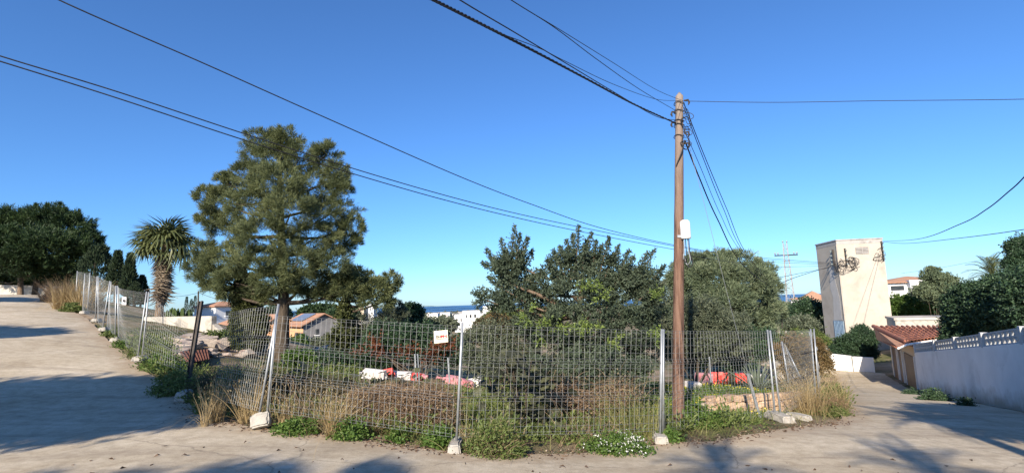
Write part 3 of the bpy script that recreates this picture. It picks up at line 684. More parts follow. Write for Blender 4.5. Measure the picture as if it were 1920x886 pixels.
# generic buildings ------------------------------------------------------------
def building(name, label, corner, az, L, W, zb, zt, wall, rise=0.0, roof=None, over=.3, ridge='L', windows=(), group=None, cat='house', flatcap=True, chimney=None):
    """corner = nearest ground corner; L runs along az, W to the right of az. ridge 'L' runs along L."""
    t = thing(name, label, cat, (corner[0], corner[1], zb), group)
    u, v = yaw_frame(az); c = np.array([corner[0], corner[1], 0])
    P = lambda a, b, z: c + u * a + v * b + np.array([0, 0, z])
    mb = MB()
    if rise and ridge == 'L':
        V = [P(0, 0, zb), P(L, 0, zb), P(L, W, zb), P(0, W, zb), P(0, 0, zt), P(L, 0, zt), P(L, W, zt), P(0, W, zt), P(0, W / 2, zt + rise), P(L, W / 2, zt + rise)]
        mb.add(V, [(0, 1, 5, 4), (2, 3, 7, 6), (0, 4, 8, 7, 3), (1, 2, 6, 9, 5)])
    else:
        mb.hexa([P(0, 0, zb), P(L, 0, zb), P(L, W, zb), P(0, W, zb), P(0, 0, zt), P(L, 0, zt), P(L, W, zt), P(0, W, zt)])
    mb.build('wall', wall, t)
    if rise and ridge == 'L':
        k = rise / (W / 2); mb = MB()
        for s in (0, 1):
            b0 = -over if s == 0 else W + over
            q = [P(-over, b0, zt - over * k + .02), P(L + over, b0, zt - over * k + .02), P(L + over, W / 2, zt + rise + .02), P(-over, W / 2, zt + rise + .02)]
            if s: q = q[::-1]
            mb.hexa(q + [p + np.array([0, 0, .14]) for p in q])
        mb.build('roof', roof, t)
    elif rise:
        mb = MB(); o = over
        q = [P(-o, -o, zt + .01), P(L + o, -o, zt + .01), P(L + o, W + o, zt + .01), P(-o, W + o, zt + .01)]; m = min(L, W) / 2
        r = [P(m, W / 2, zt + rise), P(L - m + .02, W / 2, zt + rise)] if L >= W else [P(L / 2, m, zt + rise), P(L / 2, W - m + .02, zt + rise)]
        V = q + [p + np.array([0, 0, .12]) for p in q] + r
        F = [(0, 3, 2, 1)] + [(i, (i + 1) % 4, 4 + (i + 1) % 4, 4 + i) for i in range(4)]
        F += [(4, 5, 9, 8), (6, 7, 8, 9), (5, 6, 9), (7, 4, 8)] if L >= W else [(4, 5, 8), (5, 6, 9, 8), (6, 7, 9), (7, 4, 8, 9)]
        mb.add(V, F); mb.build('roof', roof, t)
    elif flatcap:
        mb = MB(); o = .08; mb.hexa([P(-o, -o, zt), P(L + o, -o, zt), P(L + o, W + o, zt), P(-o, W + o, zt), P(-o, -o, zt + .18), P(L + o, -o, zt + .18), P(L + o, W + o, zt + .18), P(-o, W + o, zt + .18)]); mb.build('parapet', wall, t)
    for (face, a0, a1, z0, z1) in windows:
        Q = (lambda a, o, z: P(a, -o, z)) if face == 'L' else (lambda a, o, z: P(-o, a, z))   # 'L': face along u; 'W': face along v
        f = lambda a, b, lo, hi, o0, o1: [Q(a, o1, lo), Q(b, o1, lo), Q(b, o0, lo), Q(a, o0, lo), Q(a, o1, hi), Q(b, o1, hi), Q(b, o0, hi), Q(a, o0, hi)]
        mb = MB(); mb.hexa(f(a0, a1, z0, z1, .0, .03)); w = mb.build('window', M['glass_dark'], t)
        mb = MB(); mb.hexa(f(a0 - .1, a1 + .1, z0 - .12, z0, .0, .1)); mb.build('sill', M['house_white'], w)
    if chimney:
        a, b, hh = chimney; mb = MB(); mb.box(P(a, b, zt + rise * .5 + hh / 2), (.5, .5, hh), -R(az)); mb.build('chimney', M['house_white'], t)
    return t, P

def zp_at(px, py, Y): return float(A(px, py, Y)[2])
# white house left of the pine
hc = A(403, 600, 58); building('white_house', 'white house with orange tile roof behind the grey wall left of the pine', (hc[0], hc[1]), 300, 4.2, 4.0, -3.0, zp_at(403, 575, 58), M['house_white'], .7, M['tile_far'], .25, 'H', [('W', 1.2, 2.0, zp_at(403, 592, 58), zp_at(403, 583, 58))])
hc = A(399, 640, 46); building('lean_to', 'low white lean-to with tile roof in front of the white house', (hc[0], hc[1]), 20, 2.4, 2.6, -3.0, zp_at(399, 613, 46), M['house_white'], .8, M['tile_far'], .15, 'H', cat='outbuilding')
# grey gable house
hc = A(568, 640, 70); gh, GP = building('grey_house', 'house with bare grey gable and pale orange side wall seen below the pine', (hc[0], hc[1]), -40, 9.0, 5.4, -6.0, zp_at(568, 609, 70), M['house_grey'], 1.35, M['tile_far'], .5, 'L', [('W', 1.6, 2.1, zp_at(590, 628, 70), zp_at(590, 617, 70))])
u_, v_ = yaw_frame(-40); mb = MB(); mb.hexa([GP(0, -.012, -6), GP(9, -.012, -6), GP(9, .0, -6), GP(0, .0, -6), GP(0, -.012, zp_at(568, 609, 70) - .35), GP(9, -.012, zp_at(568, 609, 70) - .35), GP(9, .0, zp_at(568, 609, 70) - .35), GP(0, .0, zp_at(568, 609, 70) - .35)]); mb.build('painted_side', M['house_orange'], gh)
mb = MB(); q = [GP(2.2, .5, zp_at(568, 609, 70) + .50), GP(7.2, .5, zp_at(568, 609, 70) + .50), GP(7.2, 2.4, zp_at(568, 609, 70) + 1.42), GP(2.2, 2.4, zp_at(568, 609, 70) + 1.42)]; mb.hexa(q + [p + np.array([0, 0, .08]) for p in q]); mb.build('solar_panel', M['solar'], gh)
hc = A(505, 640, 62); building('peach_house', 'peach coloured house half hidden behind the ivy trunk', (hc[0], hc[1]), -40, 6, 2.3, -6, zp_at(505, 602, 62), M['house_orange'], .7, M['tile_far'], .3, 'L', [('L', 1, 2, zp_at(505, 620, 62), zp_at(505, 611, 62)), ('W', .8, 1.5, zp_at(505, 620, 62), zp_at(505, 611, 62))])
# far town pieces
def far_house(px, py0, py1, wpx, Y, wall, label, rise=0, az=20, name='far_house', win=2, depth=None):
    c = A(px, py1, Y); W = wpx * Y / FPX; zt = zp_at(px, py0, Y); zb = zp_at(px, py1, Y) - 2.5; h = zt - zb
    ws = []
    for i in range(win):
        a = W * (.12 + .8 * i / max(1, win)); ws.append(('W', a, a + W * .12, zt - h * .38, zt - h * .2))
    building(name, label, (c[0], c[1]), az, depth or W * .8, W, zb, zt, wall, rise, M['tile_far'], .3, 'H', ws)
far_house(868, 583, 606, 32, 230, M['house_white'], 'bright white block house beside the dark tree above the fence sign', 0, -8, win=3)
far_house(853, 590, 612, 20, 200, M['house_white'], 'lower white house joined below the bright white block house', 0, -8, win=2)
far_house(805, 588, 602, 16, 330, M['house_white'], 'small white house left of the bright white block', 0, 10, win=2)
far_house(826, 586, 594, 18, 420, M['house_white'], 'wide white far house above the fence sign', 0, 10, win=3)
far_house(744, 586, 602, 18, 110, M['house_cream'], 'pale peach small building behind the dark shrubs right of the slender pine', 0, 15, win=4)
far_house(686, 571, 592, 16, 260, M['house_white'], 'tall white block seen right of the slender pine trunk', 0, 15, win=2)
far_house(664, 577, 592, 20, 240, M['house_cream'], 'cream block just right of the slender pine trunk', 0, 15, win=2)
far_house(570, 580, 592, 20, 300, M['house_white'], 'white far house above the grey gable roof', .9, 15, win=2)
far_house(620, 581, 594, 22, 260, M['house_cream'], 'cream far house with tile roof below the pine boughs', 1.4, 15, win=3)
far_house(905, 574, 582, 26, 420, M['house_white'], 'flat white far villa left of the big broadleaf tree', 0, 5, win=3)
far_house(1503, 562, 575, 44, 120, M['house_cream'], 'house with wide orange tile roof left of the electricity tower', 2.0, 25, win=3, depth=8)
far_house(1484, 561, 572, 16, 150, M['house_white'], 'small white house beside the lattice pylon', .6, 25, win=1)
# small town blocks that run together far off
mb = MB()
for i in range(95):
    px = random.uniform(690, 905); Yd = random.uniform(330, 2200); x = (px - 960) / 960 * Yd; z0 = H(x, Yd)
    h = random.uniform(3.5, 6.5) + Yd * .0012; mb.box((x, Yd, z0 + h / 2), (random.uniform(6, 14), random.uniform(7, 14), h), random.uniform(0, 1.5))
for i in range(70):
    px = random.choice([random.uniform(440, 700), random.uniform(1470, 1545)]); Yd = random.uniform(300, 1300); x = (px - 960) / 960 * Yd; z0 = H(x, Yd)
    h = random.uniform(3.5, 7); mb.box((x, Yd, z0 + h / 2), (random.uniform(7, 14), random.uniform(7, 12), h), random.uniform(0, 1.5))
M['town_white'] = surf('town_white', (.34, .32, .30), (.62, .60, .57), .02, .9, .1, bump=0)
tn = mb.build('far_town', M['town_white']); tag(tn, 'distant white town blocks spread towards the sea', 'town', kind='stuff')
lv = Leaves()
for i in range(260):
    px = random.choice([random.uniform(690, 950), random.uniform(690, 950), random.uniform(440, 690), random.uniform(1465, 1550)]); Yd = random.uniform(170, 2000); x = (px - 960) / 960 * Yd; r_ = random.uniform(2.5, 5) + Yd * .002
    crown_broad(lv, (x, Yd, H(x, Yd) + r_ * .5), (r_ * 1.3, r_, r_ * .8), 7, 9, ll=r_ * .3, lw=r_ * .18, per_twig=4, tw=r_ * .2)
o = lv.build('far_trees', M['olive'], kind='stuff'); tag(o, 'distant green trees between the white town blocks', 'trees')
# villa right of the tower
hc = A(1662, 575, 74); vl, VP_ = building('white_villa', 'large white villa with low tile roof right of the electricity tower', (hc[0], hc[1]), 20, 8, 8.2, -6, zp_at(1662, 531, 74), M['house_white'], 1.0, M['tile_far'], .5, 'H', [('W', .8, 2.4, zp_at(1662, 545, 74), zp_at(1662, 536, 74)), ('W', 4.4, 5.6, zp_at(1662, 545, 74), zp_at(1662, 537, 74))])
hc = A(1712, 575, 72); building('white_annex', 'flat roofed white annex beside the villa behind the trees', (hc[0], hc[1]), 20, 7, 5.4, -6, zp_at(1712, 527, 72), M['house_white'])
hc = A(1680, 615, 40); building('flat_shed', 'low flat pale shed with tiled rim behind the garage', (hc[0], hc[1]), 28, 4, 8.0, -4, zp_at(1680, 600, 40), M['old_wall'], cat='shed')

# walls in the left middle ground
def wall_strip(name, label, P0, P1, zt0, zt1, zb, th, mat, cat='wall', part=None):
    P0 = np.array(P0[:2]); P1 = np.array(P1[:2]); d = (P1 - P0) / np.linalg.norm(P1 - P0); n = np.array([-d[1], d[0]]) * th
    q = [P0, P1, P1 + n, P0 + n]; mb = MB()
    mb.hexa([np.array([a[0], a[1], zb]) for a in q] + [np.array([q[0][0], q[0][1], zt0]), np.array([q[1][0], q[1][1], zt1]), np.array([q[2][0], q[2][1], zt1]), np.array([q[3][0], q[3][1], zt0])])
    o = mb.build(name, mat, origin=(P0[0], P0[1], zb)); tag(o, label, cat); return o
wall_strip('concrete_wall', 'weathered grey concrete wall below the palm', A(268, 592, 27), A(397, 593, 24.5), zp_at(268, 594, 27), zp_at(397, 592, 24.5), -.6, .25, M['old_wall'])
wall_strip('concrete_wall', 'low sloping grey wall stub right of the weathered wall', A(397, 610, 24.6), A(436, 640, 23.5), zp_at(397, 606, 24.6), zp_at(436, 642, 23.5), -.6, .25, M['old_wall'])
wall_strip('beige_wall', 'low beige wall behind the agaves at the right road', A(1448, 616, 33), A(1547, 617, 37), zp_at(1448, 617, 33), zp_at(1547, 628, 37), -4, .25, M['old_wall'])
wall_strip('white_kerb_wall', 'low white wall in front of the electricity tower', A(1537, 668, 38.2), A(1596, 672, 36.9), zp_at(1537, 660, 38.2), zp_at(1596, 667, 36.9), -3.8, .25, M['house_white'])
wall_strip('white_kerb_wall', 'low white wall right end by the garage', A(1598.5, 672, 36.9), A(1640, 690, 36.2), zp_at(1598.5, 668, 36.9), zp_at(1640, 670, 36.2), -3.8, .25, M['house_white'])
wall_strip('stone_wall', 'low pale wall at the head of the left road under the umbrella pine', A(-70, 540, 53), A(112, 542, 51), zp_at(-70, 532, 53), zp_at(112, 536, 51), 2.5, .4, M['old_wall'])
far_house(-24, 502, 545, 34, 75, M['house_white'], 'white house corner at the far left edge beyond the pine', .8, 10, 'white_house', 1)

# lattice pylon
PYY = 85.0
pb = A(1487, 606, PYY); pt_z = zp_at(1474, 455, PYY); pyl = thing('lattice_pylon', 'pale steel lattice pylon standing left of the electricity tower', 'pylon', (pb[0], pb[1], pb[2] - 1))
def pw(z): return np.interp(z, [pb[2] - 1, pb[2] + 5, pt_z], [.85, .52, .26])
zs = np.linspace(pb[2] - 1, pt_z, 15)
ux, uy = yaw_frame(35)
def pc(i, z): sx_, sy_ = ((1, 1), (1, -1), (-1, -1), (-1, 1))[i % 4]; return np.array([pb[0], pb[1], z]) + (ux * sx_ + uy * sy_) * pw(z)
for i in range(4):
    mb = MB(); mb.tube([pc(i, z) for z in zs], .05, 4); mb.build('leg', M['pylon_steel'], pyl)
for i in range(4):
    mb = MB(); pts = [pc(i + (k % 2), z) for k, z in enumerate(zs)]; mb.tube(pts, .03, 4); mb.build('bracing', M['pylon_steel'], pyl)
    for z in zs[1:-1]: mb = MB(); mb.tube([pc(i, z), pc(i + 1, z)], .028, 4); mb.build('strut', M['pylon_steel'], pyl)
az_ = zp_at(1474, 478, PYY); cc = np.array([pb[0], pb[1], az_]); rgt = np.array([1.0, -.2, 0])
mb = MB(); mb.tube([cc - rgt * 1.75, cc + rgt * 1.75], .10, 4); ca = mb.build('cross_arm', M['dark_steel'], pyl)
for s in (-1.65, -1.2, 1.2, 1.65):
    a = cc + rgt * s + np.array([0, 0, .1]); mb = MB(); mb.tube([a, a + np.array([0, 0, .15]), a + np.array([0, 0, .2]), a + np.array([0, 0, .42])], [.05, .1, .14, .08], 6); mb.build('insulator', M['porcelain'], ca)
for s in (-.3, .3):
    a = np.array([pb[0], pb[1], pt_z]) + rgt * s; mb = MB(); mb.tube([a, a + np.array([0, 0, .2]), a + np.array([0, 0, .4])], [.05, .13, .08], 6); mb.build('insulator', M['porcelain'], pyl)

# ------------------------------------------------------------------ utility pole and its fittings
PY = 10.5
pb_ = A(1272, 794, PY); pt_ = A(1273.5, 172, PY)
pole = thing('utility_pole', 'tall weathered wooden utility pole rising behind the mesh fence', 'pole', (pb_[0], pb_[1], pb_[2]))
npl = 26
def polep(t): return pb_ + (pt_ - pb_) * t
mb = MB(); sides = 14; V = []; F = []
for i in range(npl):
    t = -.06 + 1.045 * i / (npl - 1); r = .122 - .042 * t; p = polep(t)
    for k in range(sides):
        a = 2 * math.pi * k / sides; rr = r * (1 + .05 * math.sin(3 * a + 2.1 * t) + random.uniform(-.025, .025)); V.append(p + np.array([math.cos(a) * rr, math.sin(a) * rr, 0]))
V.append(polep(1.0))
for i in range(npl - 1):
    for k in range(sides): F.append((i * sides + k, i * sides + (k + 1) % sides, (i + 1) * sides + (k + 1) % sides, (i + 1) * sides + k))
for k in range(sides): F.append(((npl - 1) * sides + k, (npl - 1) * sides + (k + 1) % sides, npl * sides))
mb.add(V, F); mb.build('shaft', M['pole_wood'], pole, smooth=True)
def pole_at(py): return polep((794 - py) / (794 - 172))
for py in (196, 212, 232, 240, 262):
    p = pole_at(py); mb = MB(); mb.tube([p + np.array([.106 * math.cos(a), .106 * math.sin(a), .02 * math.sin(2 * a)]) for a in np.linspace(0, 6.3, 16)], .009, 5); mb.build('band', M['dark_steel'], pole)
# small tangles of cable on the pole head
rg = np.random.default_rng(4)
for i in range(9):
    c = pole_at(rg.uniform(190, 285)) + np.array([rg.uniform(.06, .16), -.10, 0]); rx, rz_ = rg.uniform(.04, .12), rg.uniform(.06, .2); a0 = rg.uniform(0, 6)
    pts = [c + np.array([rx * math.cos(a0 + k * .9), -.03 * math.sin(k), rz_ * math.sin(a0 + k * .9)]) for k in range(8)]
    mb = MB(); mb.tube(spline(pts, 26), .007, 5); mb.build('cable_loop', M['cable'], pole)
# hooks and clamps
for py, s in ((192, 1), (215, -1), (236, -1), (256, 1), (278, 1)):
    p = pole_at(py) + np.array([s * .09, -.04, 0]); mb = MB(); mb.tube([p, p + np.array([s * .08, -.02, .01]), p + np.array([s * .10, -.02, -.05]), p + np.array([s * .08, -.02, -.1])], [.018, .02, .022, .012], 6); mb.build('clamp', M['dark_steel'], pole)
mb = MB(); a = pole_at(272) + np.array([.10, -.05, 0]); b = pole_at(322) + np.array([-.085, -.075, 0]); mb.tube(spline([a, (a + b) / 2 + np.array([0, -.08, 0]), b], 8), .014, 5); mb.build('strap', M['cable'], pole)
# white cylindrical equipment box
bx = A(1285, 430, PY - .14); mb = MB(); prof = [(-.19, .088), (-.185, .098), (-.15, .1), (.13, .1), (.17, .09), (.195, .055), (.20, .01)]
mb.tube([bx + np.array([0, 0, z]) for z, r in prof], [r for z, r in prof], 18); wb_ = mb.build('equipment_box', M['white_plastic'], pole, smooth=True)
mb = MB(); mb.box(bx + np.array([-.10, .08, -.13]), (.12, .10, .05)); mb.build('bracket', M['galv'], wb_)
for i, dx in enumerate((-.05, -.015, .03, .055)):
    a = bx + np.array([dx, 0, -.19]); e = pole_at(500) + np.array([.10, -.08, 0])
    pts = [a, a + np.array([0, 0, -.16 - .03 * i]), a + np.array([.02 * (i - 1), -.01, -.34 - .05 * i]), e + np.array([.03 * (i - 1), 0, -.05 * i]), e + np.array([-.02, 0, .12])]
    mb = MB(); mb.tube(spline(pts, 20), .010, 5); mb.build('lead', M['cable'] if i % 2 else M['galv'], wb_)

# ------------------------------------------------------------------ overhead cables (each its own thing)
def cable(label, wps, Y0, Y1, r, n=60, name='overhead_cable', group=None, end0=None, end1=None, strands=1):
    """wps: places along the cable as seen, depth runs from Y0 to Y1 as on a straight span"""
    px0, px1 = wps[0][0], wps[-1][0]; P = []
    for (x, y) in wps:
        t = (x - px0) / (px1 - px0); P.append(A(x, y, 1 / (1 / Y0 + (1 / Y1 - 1 / Y0) * t)))
    if end0 is not None: P[0] = np.array(end0)
    if end1 is not None: P[-1] = np.array(end1)
    pts = spline(P, n); mb = MB()
    if strands == 1: mb.tube(pts, r, 6)
    o = None
    if strands > 1:
        t0 = thing(name, label, 'cable', pts[-1]);
        for k in range(strands):
            L = [p + np.array([math.cos(i * .9 + 6.28 * k / strands), 0, math.sin(i * .9 + 6.28 * k / strands)]) * r * .95 for i, p in enumerate(pts)]
            m2 = MB(); m2.tube(L, r * .85, 5); m2.build('strand', M['cable'], t0)
        return t0
    o = mb.build(name, M['cable'], origin=pts[-1], smooth=True); tag(o, label, 'cable', group); return o
IN = TOWER_IN
cable('single dark cable sagging from the upper left across to the electricity tower', [(-120, -118), (110, 0), (380, 118), (600, 216), (860, 330), (1000, 384), (1130, 428), (1280, 462), (1400, 480), (1540, 490)], 8.0, 46, .0135, end1=IN)
cable('upper of the paired cables crossing in front of the tall pine', [(-160, 52), (0, 105), (220, 172), (450, 248), (650, 312), (820, 362), (960, 398), (1100, 428), (1280, 464), (1400, 483), (1540, 492)], 8.5, 46, .0135, end1=IN + np.array([0, 0, -.08]))
cable('lower of the paired cables crossing in front of the tall pine', [(-160, 66), (0, 115), (220, 184), (450, 260), (650, 322), (820, 371), (960, 406), (1100, 436), (1280, 470), (1400, 488), (1540, 494)], 8.5, 46, .0135, end1=IN + np.array([0, 0, -.16]))
ph = pole_at(236) + np.array([-.1, -.04, 0])
cable('thick twisted cable bundle running from top centre to the pole', [(600, -105), (700, -55), (805, -4), (900, 44), (1000, 95), (1100, 148), (1190, 196), (1262, 236)], 3.2, PY, .010, 220, end1=ph, strands=3)
cable('thin cable tied along the thick bundle to the pole head', [(640, -100), (810, 0), (920, 55), (1010, 90), (1060, 115), (1150, 158), (1230, 186), (1268, 194)], 3.2, PY, .004, end1=pole_at(194) + np.array([0, -.1, 0]))
cable('dark cable just above the thick bundle reaching the pole', [(700, -105), (862, 0), (960, 58), (1050, 112), (1150, 172), (1230, 218), (1265, 234)], 3.2, PY, .006, end1=pole_at(232) + np.array([-.09, -.08, 0]))
cable('thin cable from top right of centre to the pole below its top', [(800, -105), (958, 0), (1040, 52), (1120, 112), (1200, 168), (1268, 214)], 3.4, PY, .005, end1=pole_at(214) + np.array([-.08, -.08, 0]))
cable('uppermost thin cable reaching the very top of the pole', [(800, -105), (958, 0), (1050, 56), (1150, 118), (1230, 168), (1278, 196)], 3.4, PY, .004, end1=pole_at(194) + np.array([.08, -.06, 0]))
cable('thin level cable leaving the pole head to the right edge', [(1290, 193), (1450, 192), (1650, 189), (1920, 186), (2300, 176)], PY, 7.5, .006, end0=pole_at(193) + np.array([.12, -.04, 0]))
OP = A(1447, 540, 30.0)     # head of the old pole further down
cable('thick dark cable dropping from the pole down to the old leaning pole', [(1281, 258), (1310, 330), (1345, 410), (1392, 495), (1447, 552)], PY, 30, .016, end0=pole_at(272) + np.array([.1, -.06, 0]), end1=OP)
cable('outer thin cable dropping steeply right from the pole top', [(1284, 196), (1320, 290), (1362, 390), (1400, 476), (1449, 545)], PY, 30, .010, end0=pole_at(196) + np.array([.1, 0, 0]), end1=OP + np.array([.1, 0, .1]))
cable('middle thin cable dropping steeply right from the pole top', [(1284, 204), (1316, 290), (1356, 390), (1394, 472), (1449, 548)], PY, 30, .009, end0=pole_at(204) + np.array([.1, 0, 0]), end1=OP + np.array([.1, 0, .0]))
cable('inner thin cable dropping steeply right from below the pole top', [(1284, 240), (1312, 310), (1350, 400), (1388, 470), (1447, 552)], PY, 30, .007, end0=pole_at(248) + np.array([.1, 0, 0]), end1=OP + np.array([.0, 0, -.1]))
cable('cable swinging up from the old leaning pole to the electricity tower', [(1447, 548), (1490, 520), (1540, 498)], 30, 46, .020, end0=OP, end1=IN + np.array([0, 0, -.3]))
cable('second cable from the old leaning pole to the electricity tower', [(1410, 520), (1450, 521), (1500, 512), (1540, 498)], 28, 46, .018, end1=IN + np.array([0, 0, -.4]))
cable('third cable behind the right pine to the electricity tower', [(1300, 480), (1380, 492), (1450, 500), (1540, 496)], 22, 46, .012, end1=IN + np.array([0, 0, -.25]))
cable('lower dark cable from the electricity tower towards the right edge', [(1655, 456), (1700, 456), (1800, 446), (1920, 430), (2150, 392)], 44, 12, .016, end0=TOWER_OUT)
cable('upper sagging cable from the electricity tower to the right edge', [(1657, 455), (1720, 448), (1800, 420), (1850, 392), (1890, 360), (1920, 332), (2000, 240)], 44, 9, .014, end0=TOWER_OUT + np.array([0, 0, .05]))
cable('faint thin wire crossing the sky above the white villa', [(1690, 512), (1760, 502), (1840, 487), (1930, 470)], 60, 40, .012)
for i, (dy, nm) in enumerate(((0, 'upper'), (3.2, 'middle'), (6.5, 'lower'))):
    cable(nm + ' of three far wires in front of the sea', [(735, 569 + dy * .5), (800, 573 + dy), (880, 577 + dy), (960, 578 + dy)], 60, 75, .022)

# guy wire with its pale sheath
ga = pole_at(238) + np.array([.1, 0, 0]); gbm = A(1402, 700, 11.9); gbt = A(1427, 784, 12.0)
guy = thing('guy_wire', 'thin steel guy wire from the pole to a pale sheath in the weeds', 'guy wire', gbt)
mb = MB(); mb.tube([ga + (gbm - ga) * t for t in np.linspace(0, 1, 8)], .005, 5); mb.build('wire', M['galv'], guy)
mb = MB(); mb.tube([gbm, gbt + np.array([0, 0, -.1])], .035, 8); mb.build('sheath', M['galv'], guy)

# old leaning pole further down
ob = A(1463, 662, 30.0); ot = A(1446, 533, 30.0)
op = thing('old_pole', 'short old leaning wooden pole in front of the beige wall', 'pole', ob)
mb = MB(); mb.tube([ob + (ot - ob) * t for t in np.linspace(-.1, 1, 8)], [.17 - .05 * t for t in np.linspace(0, 1, 8)], 9); mb.build('shaft', M['grey_wood'], op)
for k in (.97, .9, .84):
    p = ob + (ot - ob) * k; mb = MB(); mb.tube([p + np.array([-.14, -.1, 0]), p + np.array([.22, -.1, .02])], .03, 5); mb.build('clamp', M['dark_steel'], op)
mb = MB(); a = ob + (ot - ob) * .9 + np.array([.15, -.1, 0]); b = A(1466, 640, 29.5); mb.tube(spline([a, (a + b) / 2 + np.array([.12, -.1, 0]), b], 10), .03, 5); mb.build('down_lead', M['dark_steel'], op)
fb = A(372, 600, 90); ft = A(372, 545, 90); fp = MB(); fp.tube([fb - np.array([0, 0, 4]), ft], [.16, .12], 8); o = fp.build('far_pole', M['dark_bark'], origin=fb); tag(o, 'small far utility pole between palm and pine', 'pole')
cable('thin far wire from the small far pole to the palm', [(300, 552), (335, 555), (372, 549)], 80, 90, .03); cable('thin far wire from the small far pole to the pine', [(372, 548), (400, 558), (440, 566)], 90, 80, .03)

# ------------------------------------------------------------------ mesh fence
def wire_mesh(mb, bl, br, tl, tr, nv, bulge=0.0, r=.0032, seed=0, folds=(.0, .36, .68, 1.0)):
    """welded panel: vertical wires with folded ribs, horizontals closer at the folds"""
    bl, br, tl, tr = [np.array(p, float) for p in (bl, br, tl, tr)]
    n = np.cross(br - bl, tl - bl); n /= np.linalg.norm(n); rg = np.random.default_rng(seed); ph1, ph2 = rg.uniform(0, 6, 2)
    def S(u, v, o=0.0):
        p = (bl * (1 - u) + br * u) * (1 - v) + (tl * (1 - u) + tr * u) * v
        return p + n * (o + bulge * math.sin(math.pi * u) * (.5 + .5 * math.sin(3 * v + ph1)) + .012 * math.sin(9 * u + ph2 + 4 * v))
    vs = [0.0]
    rows = []; 
    for f in folds:
        for d in (-.026, .0, .026):
            v = f + d
            if 0.0 <= v <= 1.0: rows.append((v, .032 if d == 0 and 0 < f < 1 else 0.0))
    inter = np.linspace(0, 1, 14)
    for v in inter:
        if min(abs(v - f) for f in folds) > .04: rows.append((v, 0.0))
    rows.sort()
    for i in range(nv + 1):
        u = i / nv; mb.tube([S(u, v, o) for v, o in rows], r * .85, 3, cap=False)
    for v, o in rows:
        mb.tube([S(u, v, o + r) for u in np.linspace(0, 1, 9)], r, 3, cap=False)
    return S
def fence_panel(label, bl, br, tl, tr, nv=34, bulge=0.0, posts=(True, True), seed=0, r=.0026, group='mesh fence panels around the lot'):
    bl, br, tl, tr = [np.array(p, float) for p in (bl, br, tl, tr)]
    t = thing('mesh_fence', label, 'fence', (bl + br) / 2, group)
    for ok, a, b in ((posts[0], bl, tl), (posts[1], br, tr)):
        if ok:
            d = b - a; mb = MB(); mb.tube([a - d * .03, a + d * .5, b + d * .008], .021, 10); pp = mb.build('post', M['galv'], t, smooth=True)
    mb = MB(); e = .035
    q = lambda a, b, k: a + (b - a) * k
    S = wire_mesh(mb, q(bl, br, .01) + (tl - bl) * e, q(br, bl, .01) + (tr - br) * e, q(tl, tr, .01) - (tl - bl) * .01, q(tr, tl, .01) - (tr - br) * .01, nv, bulge, r, seed)
    mb.build('wire_mesh', M['wire'], t)['kind'] = 'stuff'
    return t, S
p0a_b, p0a_t = A(486, 778, 9.2), A(522, 571, 9.35); p0b_b, p0b_t = A(501, 776, 9.1), A(518, 590, 9.25)
p1_b, p1_t = A(856, 826, 8.35), A(867, 606, 8.3)
p2_b, p2_t = A(1238, 814, 9.6), A(1241, 618, 9.65); p2c_b, p2c_t = A(1243, 814, 9.7), A(1244, 618, 9.7)
p3_b, p3_t = A(1454, 784, 11.75), A(1439, 619, 12.0); p3c_b, p3c_t = A(1465, 786, 11.7), A(1444, 620, 11.9)
p4_b, p4_t = A(1530, 742, 15.0), A(1520, 617, 15.3); p4c_b, p4c_t = A(1536, 742, 15.0), A(1526, 617, 15.2)
_, SA = fence_panel('mesh panel carrying the cream sign, left of the single grey post', p0b_b, p1_b + np.array([-.05, 0, 0]), p0b_t, p1_t + np.array([-.05, 0, -.02]), 34, .03, (True, False), 1)
fence_panel('mesh panel in front of the big broadleaf tree between two posts', p1_b, p2_b, p1_t, p2_t, 36, .02, (True, True), 2)
fence_panel('mesh panel across the foot of the wooden pole', p2c_b, p3_b, p2c_t, p3_t, 34, .05, (True, True), 3)
fence_panel('mesh panel turning along the right road behind dry grass', p3c_b, p4_b, p3c_t, p4_t, 34, .12, (True, True), 4)
p5_b, p5_t = A(1542, 705, 20.5), A(1517, 622, 20.8)
fence_panel('mesh panel running on down the right road from the post bundle', p4c_b, p5_b, p4c_t, p5_t, 34, .08, (True, True), 5)
# spare panel sagging behind the dry grass
fence_panel('collapsed mesh panel leaning behind the right dry grass', A(1478, 714, 13.4), A(1500, 705, 14.6), A(1466, 640, 13.6), A(1476, 655, 14.9), 16, .1, (True, True), 6)
fence_panel('bent mesh panel left of the leaning post pair', A(398, 752, 9.9), p0a_b, A(425, 585, 10.9), p0a_t, 22, .05, (False, True), 7)
lp = [((258, 672), (275, 547), 15.2), ((266, 671), (279, 548), 15.2), ((216, 632), (217.5, 536), 18.6), ((222.6, 640), (220.5, 536), 18.4), ((192, 618), (206, 527), 20.6), ((200.8, 616), (208, 528), 20.6), ((178.5, 600), (182, 518), 23.2), ((183, 597), (184, 518), 23.2), ((154.7, 585), (159, 513), 26.0), ((164, 582), (169, 511), 26.4), ((141, 575), (145, 508), 29)]
LP = [(A(*a, y), A(*b, y)) for a, b, y in lp]
fence_panel('sagging mesh panel right of the nearest left post pair', LP[1][0], A(352, 700, 12.6), LP[1][1], A(350, 612, 13.2), 20, .08, (True, False), 8)
mid_b, mid_t = A(246, 657, 16.6), A(249, 541, 16.8)
fence_panel('left row mesh panel nearest the camera with small white sign', LP[3][0], LP[0][0], LP[3][1], LP[0][1], 40, .15, (True, True), 9, r=.0022)
fence_panel('second mesh panel of the left row going uphill', LP[5][0], LP[2][0], LP[5][1], LP[2][1], 26, .06, (True, True), 10, r=.0022)
fence_panel('third mesh panel of the left row going uphill', LP[7][0], LP[4][0], LP[7][1], LP[4][1], 26, .06, (True, True), 11, r=.0022)
